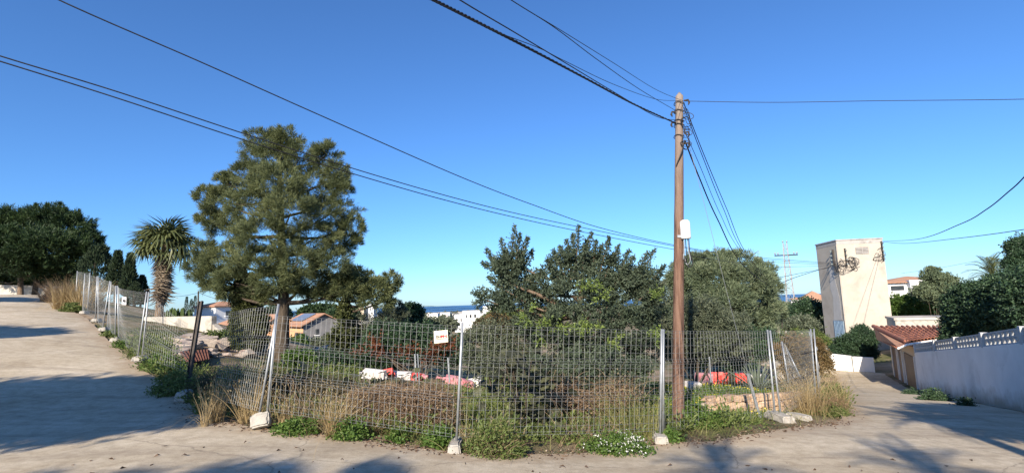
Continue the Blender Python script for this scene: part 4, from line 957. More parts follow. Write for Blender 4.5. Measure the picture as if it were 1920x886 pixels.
fence_panel('fourth mesh panel of the left row going uphill', LP[8][0], LP[6][0], LP[8][1], LP[6][1], 28, .06, (True, True), 12, r=.0022)
fence_panel('farthest mesh panel of the left row beside the dry bush', LP[10][0], LP[9][0], LP[10][1], LP[9][1], 28, .06, (True, True), 13, r=.0022)
# concrete feet
def foot(label, p, az, L=.62, W=.24, h=.14, tilt=0.0, flip=False, mat='concrete_block'):
    p = Vector(p); z = H(p.x, p.y); 
    bm = bmesh.new(); bmesh.ops.create_cube(bm, size=1)
    for v in bm.verts:
        k = .86 if v.co.z > 0 else 1.0; v.co = Vector((v.co.x * L * k, v.co.y * W * k, v.co.z * h))
    bmesh.ops.bevel(bm, geom=list(bm.edges), offset=.025, segments=2, affect='EDGES')
    bmesh.ops.subdivide_edges(bm, edges=[e for e in bm.edges if e.calc_length() > .15], cuts=3)
    for v in bm.verts: v.co += Vector((random.gauss(0, .006), random.gauss(0, .006), random.gauss(0, .006)))
    me = bpy.data.meshes.new('concrete_block'); bm.to_mesh(me); bm.free(); me.materials.append(M[mat])
    o = link('concrete_block', me, None, (p.x, p.y, (p.z if tilt else z) + h / 2 - .02), Euler((tilt, 0, -R(az))))
    tag(o, label, 'concrete block', 'concrete blocks holding the fence'); return o
o = foot('upturned concrete foot under the leaning post pair', A(488, 790, 9.1), 80, .34, .26, .13, 0); o.rotation_euler = Euler((R(68), R(-8), R(12))); o.location = Vector(A(488, 787, 9.05))
foot('long whitish concrete foot under the single grey post', A(854, 833, 8.35), 88, .62, .2, .15)
foot('whitewashed concrete foot under the double post left of the wooden pole', A(1238, 824, 9.6), 100, .55, .24, .14)
foot('pale concrete foot under the tilted double post right of the pole', A(1462, 789, 11.65), 84, .78, .3, .16)
foot('second pale concrete foot lying right of the tilted double post', A(1497, 788, 12.0), 60, .55, .26, .13)
for (px, py, yy), lb in zip([(262, 674, 15.15), (219, 640, 18.4), (196, 621, 20.5), (181, 602, 23.1), (158, 588, 26)], ['concrete foot of the nearest left row posts', 'concrete foot of the second left row posts uphill', 'concrete foot of the third left row posts uphill', 'concrete foot of the fourth left row posts uphill', 'concrete foot of the farthest left row post uphill']):
    foot(lb, A(px, py, yy), 70, .62, .26, .15)
# sign on the fence, hanging from the wires
sp = [A(814.5, 620, 8.32), A(840, 617.5, 8.30), A(841, 640, 8.30), A(815.5, 643, 8.32)]
sign = thing('fence_sign', 'small cream sign with black and red lettering hung on the mesh', 'sign', (sp[2] + sp[3]) / 2)
nrm_s = nrm(np.cross(sp[1] - sp[0], sp[3] - sp[0])); nrm_s = -nrm_s if nrm_s[1] > 0 else nrm_s
off = nrm_s * .03
mb = MB(); mb.prism([p + off for p in sp], nrm_s * .004); mb.build('board', M['sign_cream'], sign)
ex = nrm(sp[1] - sp[0]); ey = nrm(sp[0] - sp[3]); ez = np.cross(ex, ey)
RM = Matrix((Vector(ex), Vector(ey), Vector(ez))).transposed()
def text_part(txt, pos, size, mat, name='lettering', bold=.012):
    cu = bpy.data.curves.new(name, 'FONT'); cu.body = txt; cu.size = size; cu.offset = bold * size; cu.extrude = .0008
    tmp = bpy.data.objects.new('tmp_text', cu); COL.objects.link(tmp)
    dg = bpy.context.evaluated_depsgraph_get(); me = bpy.data.meshes.new_from_object(tmp.evaluated_get(dg)); bpy.data.objects.remove(tmp)
    me.materials.clear(); me.materials.append(mat); o = link(name, me, sign, Vector(pos) - wloc(sign), RM.to_euler()); return o
sw = np.linalg.norm(sp[1] - sp[0]); shh = np.linalg.norm(sp[0] - sp[3]); org = sp[3] + off + nrm_s * .0056
text_part('Big', org + ex * sw * .13 + ey * shh * .40, shh * .36, M['sign_black'], bold=.03)
text_part('Mat', org + ex * sw * .47 + ey * shh * .40, shh * .36, M['sign_red'], bold=.05)
mb = MB(); mb.prism([org + ex * sw * .14 + ey * shh * .29, org + ex * sw * .86 + ey * shh * .29, org + ex * sw * .86 + ey * shh * .34, org + ex * sw * .14 + ey * shh * .34], nrm_s * .001); mb.build('underline', M['sign_red'], sign)
for k in (.15, .85):
    a = sp[0] + (sp[1] - sp[0]) * k; mb = MB(); mb.tube([a - np.array([0, 0, .01]) + off, a + np.array([0, 0, .03]) + off * .3], .003, 5); mb.build('tie', M['galv'], sign)
mb = MB(); q = [A(240, 556, 16.6), A(248, 556.5, 16.5), A(247.6, 571, 16.5), A(239.6, 570.5, 16.6)]; mb.prism([p + np.array([0, -.25, 0]) for p in q], (0, -.005, 0)); o = mb.build('fence_sign', M['white_plastic'], origin=q[3]); tag(o, 'tiny white notice plate on the nearest left row panel', 'sign')
mb = MB(); q = [A(241.5, 561, 16.5), A(246.5, 561.4, 16.5), A(246.3, 566, 16.5), A(241.3, 565.6, 16.5)]; mb.prism([p + np.array([0, -.257, 0]) for p in q], (0, -.002, 0)); mb.build('print', M['sign_black'], o)

# black steel post leaning in the left corner
mb = MB(); a, b = A(359, 676, 12.6), A(377, 564, 13.0); d = nrm(b - a); s1 = nrm(np.cross(d, (0, 1, 0))) ; s2 = nrm(np.cross(d, s1))
bp_ = thing('steel_post', 'dark steel channel post leaning beside the tall dry grass', 'post', a - d * .5)
for sgn in (-1, 1):
    mb = MB(); q = [a - d * .6 + s1 * (sgn * .04 + k) + s2 * j for k, j in ((-.006, -.04), (.006, -.04), (.006, .04), (-.006, .04))]; mb.hexa(q + [p + (b - a + d * .6) for p in q]); mb.build('flange', M['dark_steel'], bp_)
mb = MB(); q = [a - d * .6 + s1 * k + s2 * j for k, j in ((-.033, -.005), (.033, -.005), (.033, .005), (-.033, .005))]; mb.hexa(q + [p + (b - a + d * .6) for p in q]); mb.build('web', M['dark_steel'], bp_)
# thin stakes seen through the fence
for px, py0, py1, Yk, lb in ((781, 705, 663, 13.5, 'thin pale stake behind the mesh left of the single post'), (786, 704, 663, 13.6, 'twin thin pale stake just right of the other'), (843, 700, 670, 13.0, 'short grey stake near the single grey post'), (1333, 700, 668, 16.5, 'short grey stake above the red barriers')):
    a, b = A(px, py0 + 16, Yk), A(px - 3, py1, Yk); mb = MB(); mb.tube([a, (a + b) / 2, b], .022, 7); o = mb.build('stake', M['galv'], origin=a); tag(o, lb, 'stake')

# ------------------------------------------------------------------ debris: barriers, slabs, stone wall
def barrier(label, px, py, Yk, L, h, az, mat, tilt=0.0, roll=0.0, w=.4):
    """plastic road barrier: footed base, waisted sides, round-cornered top with slots"""
    g0 = ground_hit(px, py); kk = min(1.6, g0.y / Yk); L *= kk; h *= kk; w *= kk; p = np.array(g0) + np.array([0, 0, .04]); prof = [(-w / 2, 0), (w / 2, 0), (w / 2, .16 * h), (w * .30, .30 * h), (w * .24, .92 * h), (w * .17, h), (-w * .17, h), (-w * .24, .92 * h), (-w * .30, .30 * h), (-w / 2, .16 * h)]
    t = thing('road_barrier', label, 'barrier', p, 'plastic road barriers dumped in the lot')
    Rm = Euler((roll, tilt, -R(az) + math.pi / 2)).to_matrix()
    def tr(v): return np.array(Rm @ Vector(v)) + p
    mb = MB(); mb.prism([tr((-L / 2, y, z)) for y, z in prof], Rm @ Vector((L, 0, 0))); mb.build('body', mat, t, bevel=.015)
    for q_ in (-.3, 0, .3):
        mb = MB(); mb.prism([tr((q_ * L - .02, -w * .285, .35 * h)), tr((q_ * L + .02, -w * .285, .35 * h)), tr((q_ * L + .02, -w * .25, .9 * h)), tr((q_ * L - .02, -w * .25, .9 * h))], Rm @ Vector((0, -.02, 0))); mb.build('rib', mat, t)
    mb = MB(); mb.tube([tr((L / 2 - .01, 0, h * .1)), tr((L / 2 + .05, 0, h * .1))], .06, 8); mb.build('coupling', mat, t)
barrier('faded pink plastic barrier left of the red ones', 1319, 722, 16.5, .52, .36, 80, M['pink_plastic'], .1, .12)
barrier('bright red plastic barrier beside the pink one', 1349, 720, 16.6, .56, .38, 94, M['red_plastic'], .02, -.05)
barrier('second bright red plastic barrier half sunk in weeds', 1383, 718, 17.0, .60, .34, 88, M['red_plastic'], .03, .04)
barrier('white barrier end right of the red barriers', 1419, 716, 17.2, .70, .26, 92, M['white_barrier'], -.03, .1)
barrier('white block barrier lying low left of the pink one', 1298, 727, 16.2, .5, .16, 70, M['white_barrier'], .1, .3)
barrier('large white barrier at the left end of the debris row', 703, 708, 14.2, .62, .19, 100, M['white_barrier'], .12, .35)
barrier('red barrier wedged between the white ones in the debris row', 724, 708, 14.5, .42, .20, 85, M['red_plastic'], -.15, -.3)
barrier('white barrier lying flat behind the debris row', 745, 708, 14.0, .8, .13, 96, M['white_barrier'], .06, .6)
barrier('red tipped barrier at the right end of the debris row', 772, 710, 14.2, .5, .13, 100, M['red_plastic'], .12, .5)
barrier('pink broken barrier left of the single grey post', 848, 717, 13.0, .34, .13, 82, M['pink_plastic'], .2, .4)
barrier('white broken barrier right of the single grey post', 885, 722, 12.8, .44, .12, 105, M['white_barrier'], -.2, .4)
barrier('small pink barrier piece right of the single grey post', 873, 724, 12.6, .3, .13, 60, M['pink_plastic'], .3, .2)

def rag(label, px, py, mat, wdt):
    g0 = ground_hit(px, py); n = 6; V = []; rg = np.random.default_rng(int(px)); u = np.linspace(-.5, .5, n)
    for a in u:
        for b in u: V.append((g0.x + a * wdt + rg.normal(0, .02), g0.y + b * wdt * .7 + rg.normal(0, .02), g0.z + .10 + .06 * math.sin(7 * a + px) * math.cos(6 * b) + rg.normal(0, .025)))
    F = [(i * n + j, (i + 1) * n + j, (i + 1) * n + j + 1, i * n + j + 1) for i in range(n - 1) for j in range(n - 1)]
    mb = MB(); mb.add(V, F); o = mb.build('plastic_sheet', mat, origin=g0); m = o.modifiers.new('thickness', 'SOLIDIFY'); m.thickness = .006; tag(o, label, 'plastic sheet', 'crumpled plastic along the debris row')
rag('crumpled white plastic left end of the debris row', 690, 706, M['white_barrier'], .5); rag('crumpled white plastic between the barriers of the debris row', 757, 709, M['white_barrier'], .6); rag('crumpled pink plastic in the middle of the debris row', 790, 712, M['pink_plastic'], .45); rag('crumpled white plastic left of the stakes', 776, 705, M['white_barrier'], .4); rag('crumpled pink plastic just left of the single grey post', 830, 714, M['pink_plastic'], .4); rag('crumpled white plastic right of the single grey post', 893, 714, M['white_barrier'], .4)
def rock_mesh(seed, jag=.16):
    rg = random.Random(seed); bm = bmesh.new(); bmesh.ops.create_cube(bm, size=1)
    bmesh.ops.bevel(bm, geom=list(bm.edges), offset=.16, segments=1, affect='EDGES')
    for v in bm.verts: v.co += Vector((rg.gauss(0, jag * .4), rg.gauss(0, jag * .4), rg.gauss(0, jag * .4)))
    me = bpy.data.meshes.new('stone'); bm.to_mesh(me); bm.free(); me.materials.append(M['stone']); return me
STN = [rock_mesh(i) for i in range(7)]
RUB = []
for k in range(3):
    m_ = rock_mesh(40 + k, .3); m_.materials.clear(); m_.materials.append(M['slab']); RUB.append(m_)
# low dry stone wall in the right of the lot
s0, s1 = A(1330, 768, 12.9), A(1500, 764, 13.9); s0[2] = H(s0[0], s0[1]); s1[2] = H(s1[0], s1[1])
sw_ = thing('stone_wall', 'low ochre rubble stone wall with pale top in the weeds right of the pole', 'wall', (s0 + s1) / 2)
sd_ = s1 - s0; SL = np.linalg.norm(sd_[:2]); ang = math.atan2(sd_[1], sd_[0]); nn_ = np.array([math.sin(ang), -math.cos(ang), 0])
zt0, zt1 = zp_at(1330, 747, 12.9), zp_at(1500, 738, 13.9)
def swz(k): return zt0 + (zt1 - zt0) * k - (.12 * max(0, .1 - k) / .1)
mb = MB()
for i in range(8):
    k0, k1 = i / 8, (i + 1) / 8; a, b = s0 + sd_ * k0, s0 + sd_ * k1; bk = -nn_ * .32
    q = [np.array([p[0], p[1], z]) for p, z in ((a, a[2] - .4), (b, b[2] - .4), (b + bk, b[2] - .4), (a + bk, a[2] - .4), (a, swz(k0) - .05), (b, swz(k1) - .05), (b + bk, swz(k1) - .05), (a + bk, swz(k0) - .05))]
    mb.add(q, [(4, 5, 6, 7), (0, 1, 5, 4), (2, 3, 7, 6)] + ([(3, 0, 4, 7)] if i == 0 else []) + ([(1, 2, 6, 5)] if i == 7 else []))
mb.build('mortar_core', M['mortar'], sw_)
x = 0.0
for row in range(4):
    x = -.05 * row
    while x < SL:
        w = random.uniform(.15, .30); k = min(1, max(0, (x + w / 2) / SL)); base = s0 + sd_ * k; h = (swz(k) - base[2] + .25) / 4
        p = base + nn_ * .015; p[2] = base[2] - .2 + h * (row + .5)
        o = link('stone', random.choice(STN), sw_, Vector(p) - wloc(sw_), Euler((random.uniform(-.15, .15), random.uniform(-.2, .2), ang + random.uniform(-.15, .15)))); o.scale = (w * 1.0, .14, h * 1.02)
        x += w * .97
x = 0.0
while x < SL:
    w = random.uniform(.3, .55); k = min(1, (x + w / 2) / SL); p = s0 + sd_ * k - nn_ * .15; p[2] = swz(k) - .02
    o = link('coping_stone', random.choice(STN), sw_, Vector(p) - wloc(sw_), Euler((0, 0, ang))); o.scale = (w * 1.02, .36, .09); x += w
# broken slabs and blocks behind the left corner
def slab(label, px, py, Yk, dims, rot, mat='slab', name='broken_slab', grp='broken concrete slabs in the left corner'):
    bm = bmesh.new(); bmesh.ops.create_cube(bm, size=1); rg = random.Random(px)
    bmesh.ops.subdivide_edges(bm, edges=list(bm.edges), cuts=2)
    g0 = ground_hit(px, py); kk = min(1.8, g0.y / Yk); dims = (dims[0] * .7 * kk, dims[1] * .7 * kk, dims[2] * 1.2 * kk)
    for v in bm.verts:
        v.co = Vector((v.co.x * dims[0], v.co.y * dims[1], v.co.z * dims[2])); v.co += Vector((rg.gauss(0, dims[0] * .03), rg.gauss(0, dims[1] * .04), rg.gauss(0, dims[2] * .05)))
    me = bpy.data.meshes.new(name); bm.to_mesh(me); bm.free(); me.materials.append(M[mat])
    o = link(name, me, None, g0 + Vector((0, 0, dims[2] * .5)), Euler([R(a) for a in rot])); tag(o, label, 'slab', grp)
slab('long flat pale slab on top of the left rubble', 376, 636, 18.5, (1.6, .8, .14), (8, 4, 10))
slab('tilted pinkish slab left in the left rubble', 338, 644, 18.0, (1.3, .8, .16), (-6, 9, -10))
slab('whitish slab lying under the long flat slab', 375, 645, 17.6, (1.5, .9, .16), (5, -4, 25))
slab('grey slab front left of the rubble by the black post', 352, 652, 17.0, (1.0, .7, .14), (10, 8, 0))
slab('big sloping slab leaning right of the black post', 412, 650, 16.8, (1.3, .8, .2), (6, -14, 20))
slab('small broken block under the sloping slab', 440, 652, 16.2, (.6, .5, .25), (4, 6, 40))
slab('pale masonry chunk left of the leaning post pair', 462, 660, 15.0, (.85, .5, .32), (3, -5, 8))
slab('tan brick masonry chunk beside the pale chunk', 484, 656, 15.2, (.7, .5, .34), (-3, 6, -6))
slab('flat cement cap stone behind the leaning posts', 506, 652, 15.6, (.8, .6, .12), (2, -8, 10))
slab('grey slab shaded under the pine right of its trunk', 575, 668, 16.0, (1.1, .7, .16), (7, -6, 14))
slab('large pale slab in the dark brush right of the pine trunk', 628, 656, 17.5, (1.3, .8, .14), (6, 10, -12))
for k in range(22):
    px = random.uniform(322, 520); py = random.uniform(640, 672); g0 = ground_hit(px, py); o = link('rubble_stone', random.choice(STN), None, g0 + Vector((0, 0, .05)), Euler((random.uniform(-.4, .4), random.uniform(-.4, .4), random.uniform(0, 3)))); k_ = random.uniform(.18, .42); o.scale = (k_ * 1.5, k_, k_ * .6); o.data = RUB[k % 3]
    tag(o, ('large ' if k_ > .3 else 'small ') + 'broken pale stone in the rubble ' + ('left of the black post' if px < 366 else 'right of the black post' if px < 440 else 'left of the leaning post pair'), 'stone', 'broken stones of the left rubble')
mb = MB(); q = [np.array(ground_hit(*p)) + np.array([0, 0, .12]) for p in ((337, 668), (391, 662), (394, 682), (352, 690))]
nseg = 18
for i in range(nseg):
    k0, k1 = i / nseg, (i + 1) / nseg; z = lambda k, i=i: np.array([0, 0, .02 * (1 if i % 2 else -1)])
    a = q[0] + (q[1] - q[0]) * k0; b = q[0] + (q[1] - q[0]) * k1; c = q[3] + (q[2] - q[3]) * k1; d_ = q[3] + (q[2] - q[3]) * k0; e = np.array([0, 0, .012]); zz = np.array([0, 0, .035])
    w0 = zz * (i % 2); w1 = zz * ((i + 1) % 2); mb.hexa([a + w0, b + w1, c + w1, d_ + w0, a + w0 + e, b + w1 + e, c + w1 + e, d_ + w0 + e])
o = mb.build('corrugated_sheet', M['rust_sheet'], origin=q[3]); tag(o, 'rust red corrugated sheet lying behind the black post', 'sheet')
foot('pale concrete block lying in the shade below the black post', A(346, 722, 11.4), 75, .5, .26, .2)

# ------------------------------------------------------------------ trees
def fill_pine(dens=1.0, **kw):
    def f(lv, c, rad):
        vol = rad[0] * rad[2]; ns = max(4, int(26 * vol ** .62 * dens)); crown_pine(lv, c, rad * .86, ns, 20, **kw)
        nl = kw.get('nl', .24); m = max(5, int(9 * vol ** .5)); d = nrm(rdir(m) + np.array([0, 0, .35]))
        for q in range(m):
            a = np.array(c) + d[q] * rad * .55; b = np.array(c) + d[q] * rad * RNG.uniform(1.0, 1.32) + np.array([0, 0, .12 * rad[2]]); n = int(90 + 130 * rad.mean()); t = RNG.random(n) ** .8; ax_ = nrm(b - a)
            P = a + (b - a) * t[:, None] + RNG.normal(size=(n, 3)) * (.16 * rad.mean() * (1.12 - t))[:, None]; D = nrm(ax_ * .9 + rdir(n) * .8 + np.array([0, 0, .3]))
            lv.add(blades(P, D, nl * RNG.uniform(.7, 1.2, n), kw.get('nw', .03), .5 + RNG.normal(0, .18) * .6 + RNG.normal(0, .15, n)))
    return f
def fill_broad(dens=1.0, per=22, **kw):
    def f(lv, c, rad):
        vol = rad[0] * rad[2]; ns = max(4, int(30 * vol ** .62 * dens)); crown_broad(lv, c, rad, ns, per, **kw)
    return f
YP = 20.0
def LB(lst, Y): return [lobe(l[0], l[1], l[2], l[3], Y, l[4] if len(l) > 4 else 0) for l in lst]
# tall Aleppo pine
pine_l = LB([(540, 262, 34, 20), (490, 268, 36, 24), (505, 300, 55, 32), (560, 300, 45, 32), (610, 292, 30, 28), (630, 330, 30, 26), (470, 330, 36, 30), (520, 345, 60, 40, -1.2), (590, 350, 50, 36), (640, 362, 26, 24), (425, 345, 22, 18), (385, 368, 20, 16), (415, 380, 40, 30), (470, 385, 50, 34, -1.2), (545, 400, 60, 40, -1.5), (620, 400, 50, 30), (660, 425, 28, 18), (395, 415, 26, 20), (430, 430, 46, 28), (500, 440, 60, 32, -1.4), (590, 445, 50, 30, -.8), (640, 455, 36, 20), (385, 470, 24, 16), (420, 485, 50, 26), (375, 500, 26, 14), (400, 520, 44, 20), (480, 490, 60, 30, -1), (560, 492, 56, 28, -1.2), (625, 492, 46, 24, -.5), (440, 530, 48, 20, -.6), (520, 525, 50, 22, -.8), (590, 525, 50, 18), (480, 545, 30, 12), (640, 530, 40, 14), (560, 545, 34, 9), (600, 552, 26, 8), (430, 552, 26, 10), (505, 556, 24, 9), (650, 545, 30, 9), (400, 540, 24, 8)], YP)
tb = A(528, 672, YP); tb[2] = H(tb[0], tb[1])
ptree = tree('pine_tree', 'tall bushy pine with olive green crown crossed by the paired cables', 'pine tree', tb, [tb - np.array([0, 0, .3]), A(530, 600, YP), A(532, 540, YP), A(528, 450, YP), A(525, 360, YP), A(525, 280, YP)], .30, .07, pine_l, fill_pine(2.3, nl=.18, nw=.0155, blades_per=8, spread=.17, shell=.5, up=.5), M['pine'], M['dark_bark'])
# ivy clad second trunk / cypress-like column
ib = A(466, 668, 20.6); ib[2] = H(ib[0], ib[1])
tree('ivy_trunk', 'thick trunk wrapped in dark ivy standing left of the pine trunk', 'ivy trunk', ib, [ib - np.array([0, 0, .3]), A(466, 600, 20.6), A(464, 545, 20.6), A(455, 500, 20.6)], .28, .12,
     LB([(462, 540, 18, 24), (465, 570, 22, 26), (467, 600, 24, 26), (467, 632, 24, 24), (455, 612, 14, 26), (480, 612, 14, 26)], 20.6), lambda lv, c, rad: crown_broad(lv, c, rad * np.array([1.2, 1.1, 1.05]), 90, 26, ll=.075, lw=.05, per_twig=5, shell=.75, spread=.22, tw=.08), M['ivy'], M['dark_bark'], limbs=False, crown='ivy')
# slender pine right of it
sb = A(652, 640, 20.5); sb[2] = H(sb[0], sb[1]) - .3
tree('pine_tree', 'slender pine with sparse feathery crown right of the tall pine', 'pine tree', sb, [sb, A(652, 600, 20.5), A(651, 560, 20.5), A(653, 520, 20.5), A(660, 500, 20.5)], .17, .08,
     LB([(690, 540, 34, 16), (715, 545, 28, 20), (733, 527, 14, 14), (700, 560, 36, 14), (660, 525, 34, 14), (672, 515, 22, 12), (720, 565, 18, 10), (620, 545, 30, 9), (640, 560, 24, 7), (600, 548, 20, 6)], 20.5), fill_pine(1.5, nl=.2, nw=.022, blades_per=6), M['pine'], M['dark_bark'])
tree('climbing_plant', 'green climber on the slender pine trunk', 'climber', A(646, 635, 20.3), [A(646, 640, 20.3), A(648, 600, 20.3), A(650, 570, 20.3)], .05, .03, LB([(646, 615, 13, 26), (648, 585, 9, 20), (640, 632, 18, 16)], 20.3), fill_broad(2.0, ll=.09, lw=.06), M['ivy'], M['dark_bark'], limbs=False, crown='foliage')
# umbrella pine group at the left end of the road
ub = A(62, 545, 48.0); ub[2] = H(ub[0], ub[1])
umb = LB([(30, 420, 62, 28), (85, 412, 50, 24), (128, 432, 44, 28), (160, 455, 30, 22), (-40, 430, 60, 32), (20, 455, 60, 30, -3), (80, 460, 60, 32, -3), (130, 475, 50, 26, -2), (165, 478, 24, 16), (10, 490, 50, 22, -4), (60, 495, 55, 24, -2), (110, 505, 40, 18, -1), (-40, 480, 60, 30), (-80, 440, 50, 40), (20, 515, 40, 14, 6), (75, 520, 40, 14, 6), (125, 522, 34, 16, 5), (-30, 515, 40, 18, 6)], 48.0)
ut = tree('umbrella_pine', 'broad dark umbrella pine at the head of the left road', 'pine tree', ub, [ub - np.array([0, 0, .5]), A(70, 515, 48), A(72, 480, 48), A(66, 440, 48)], .26, .14, umb, fill_pine(.8, nl=.36, nw=.05, blades_per=10, shell=.72, spread=.27, up=.6), M['pine_dark'], M['dark_bark'])
for i, (px, lean) in enumerate(((42, -4), (92, 3))):
    a = A(px, 545, 46.5); a[2] = H(a[0], a[1]) - .3; mb = MB(); mb.tube(spline([a, A(px + lean, 515, 47), A(px + 2 * lean, 480, 47.5)], 8), [.24 - .012 * k for k in range(8)], 9); mb.build('trunk', M['bark'], ut, smooth=True)
# dark conifers beside it
def cypress(label, px, py0, py1, wpx, Yk, n=4200, name='cypress_tree', mat='cypress', cone=.75):
    b = A(px, py1, Yk); top = A(px, py0, Yk); h = top[2] - b[2]; r = wpx / 2 * Yk / FPX
    t = thing(name, label, 'cypress tree', b); mb = MB(); mb.tube([b - np.array([0, 0, .6]), b + (top - b) * .9], [r * .18, .03], 7); mb.build('trunk', M['dark_bark'], t)
    v = RNG.random(n) ** 1.1; a = RNG.uniform(0, 6.283, n); rr = r * np.clip(np.minimum((1.04 - v) ** cone * 1.15, .55 + v * 3), .03, 1) * (.55 + .45 * RNG.random(n) ** .4) * (1 + .18 * np.sin(a * 3 + v * 14))
    P = b + np.stack([np.cos(a) * rr, np.sin(a) * rr, v * h], -1); D = nrm(np.stack([np.cos(a) * .5, np.sin(a) * .5, np.full(n, .9)], -1) + RNG.normal(size=(n, 3)) * .25)
    lv = Leaves(); lv.add(blades(P, D, h * .06 * RNG.uniform(.7, 1.3, n) + .1, h * .012 + .03, .45 + RNG.normal(0, .2, n))); lv.build('crown', M[mat], t)
cypress('bushy dark conifer between umbrella pine and the cypresses', 178, 464, 548, 62, 42, 5200, 'conifer_tree', 'cypress', .55)
cypress('dark cypress left of the slimmer cypress near the palm', 216, 473, 552, 28, 40)
cypress('slim pointed dark cypress left of the palm', 240, 478, 556, 24, 39)
cypress('small dark cypress tip just left of the palm trunk', 264, 518, 565, 24, 40, 2600)
cypress('low dark conifer right of the slim cypress', 252, 532, 572, 40, 38, 2600, 'conifer_tree')
for px, py, lb in ((349, 557, 'left'), (358, 561, 'middle'), (365, 555, 'right')): cypress('tiny far cypress, ' + lb + ' of three behind the cactus hedge', px, py, 585, 7, 85, 500)

# fan palm -------------------------------------------------------------------
def fan_mesh(mat, nb=17, L=.95, seed=0, fold=.25, pet=.55, droop=.25):
    """petiole plus a pleated fan of pointed blades; grows along +Y"""
    rg = np.random.default_rng(seed); mb = MB(); mb.tube([(0, 0, 0), (0, pet * .5, .02), (0, pet, 0)], [.022, .018, .013], 5)
    n0 = mb.n; V = []; F = []
    for i in range(nb):
        a = (i / (nb - 1) - .5) * R(250); ln = L * (.62 + .38 * math.cos(a * .7)) * rg.uniform(.88, 1.08); w = .095
        d = np.array([math.sin(a), math.cos(a), -abs(math.sin(a)) * fold * .5]); s = np.array([math.cos(a), -math.sin(a), 0]); c = np.array([0, pet, 0]); z = np.array([0, 0, 1.0])
        p1 = c + d * ln * .55 + z * .02; p2 = c + d * ln - z * ln * droop * rg.uniform(.6, 1.4)
        k = len(V); V += [c - s * .008, c + s * .008, p1 + s * w * .5, p2, p1 - s * w * .5, p1 + z * .02]; F += [(k, k + 5, k + 4), (k, k + 1, k + 2, k + 5), (k + 5, k + 2, k + 3), (k + 4, k + 5, k + 3)]
    mb.add(V, F); me = np_mesh('frond', np.concatenate(mb.v), [np.array(f) for f in mb.f.values()], mat, var=np.clip(rg.normal(.5, .2, mb.n), 0, 1))
    return me
FANS = [fan_mesh(M['frond'], 15, .85, seed=i, droop=.3 + .16 * i, pet=.75, fold=.5) for i in range(4)]
DEAD = [fan_mesh(M['deadfrond'], 11, .8, seed=20 + i, fold=.9, droop=.7) for i in range(3)]
def palm(label, base, top, r, nfr=46, ndead=60, skirt=1.6, scale=1.0, name='fan_palm', green=None, group=None):
    base = np.array(base); top = np.array(top); t = thing(name, label, 'palm', base, group); ax = nrm(top - base)
    mb = MB(); n = 14; mb.tube([base + (top - base) * (k / (n - 1)) + RNG.normal(0, .01, 3) for k in range(n)], [r * (1.25 - .35 * k / (n - 1)) * (1 + .06 * (k % 2)) for k in range(n)], 11); mb.build('trunk', M['bark'], t)
    for i in range(nfr):
        az = i * 2.39996; el = R(82 - 112 * ((i + .5) / nfr) ** .9) + random.uniform(-.28, .28); az += random.uniform(-.3, .3)
        d = Vector((math.cos(az) * math.cos(el), math.sin(az) * math.cos(el), math.sin(el)))
        q = d.to_track_quat('Y', 'Z'); o = link('frond', FANS[i % 4], t, Vector(top + ax * random.uniform(-.15, .1)) - wloc(t)); o.rotation_euler = q.to_euler(); s = scale * random.uniform(.85, 1.12); o.scale = (s, s, s)
    for i in range(ndead):
        az = random.uniform(0, 6.283); k = random.random(); el = R(-66 - 20 * k) + random.uniform(-.16, .16)
        d = Vector((math.cos(az) * math.cos(el), math.sin(az) * math.cos(el), math.sin(el)))
        o = link('dead_frond', DEAD[i % 3], t, Vector(top - ax * (k * skirt + .1)) - wloc(t)); o.rotation_euler = d.to_track_quat('Y', 'Z').to_euler(); s = scale * random.uniform(.48, .78); o.scale = (s, s, s)
    return t
pbase = A(298, 597, 29); palm('fan palm with green head above a shaggy brown skirt of dead fronds', pbase, A(309, 460, 29), .17, 50, 90, 2.4, 1.2)

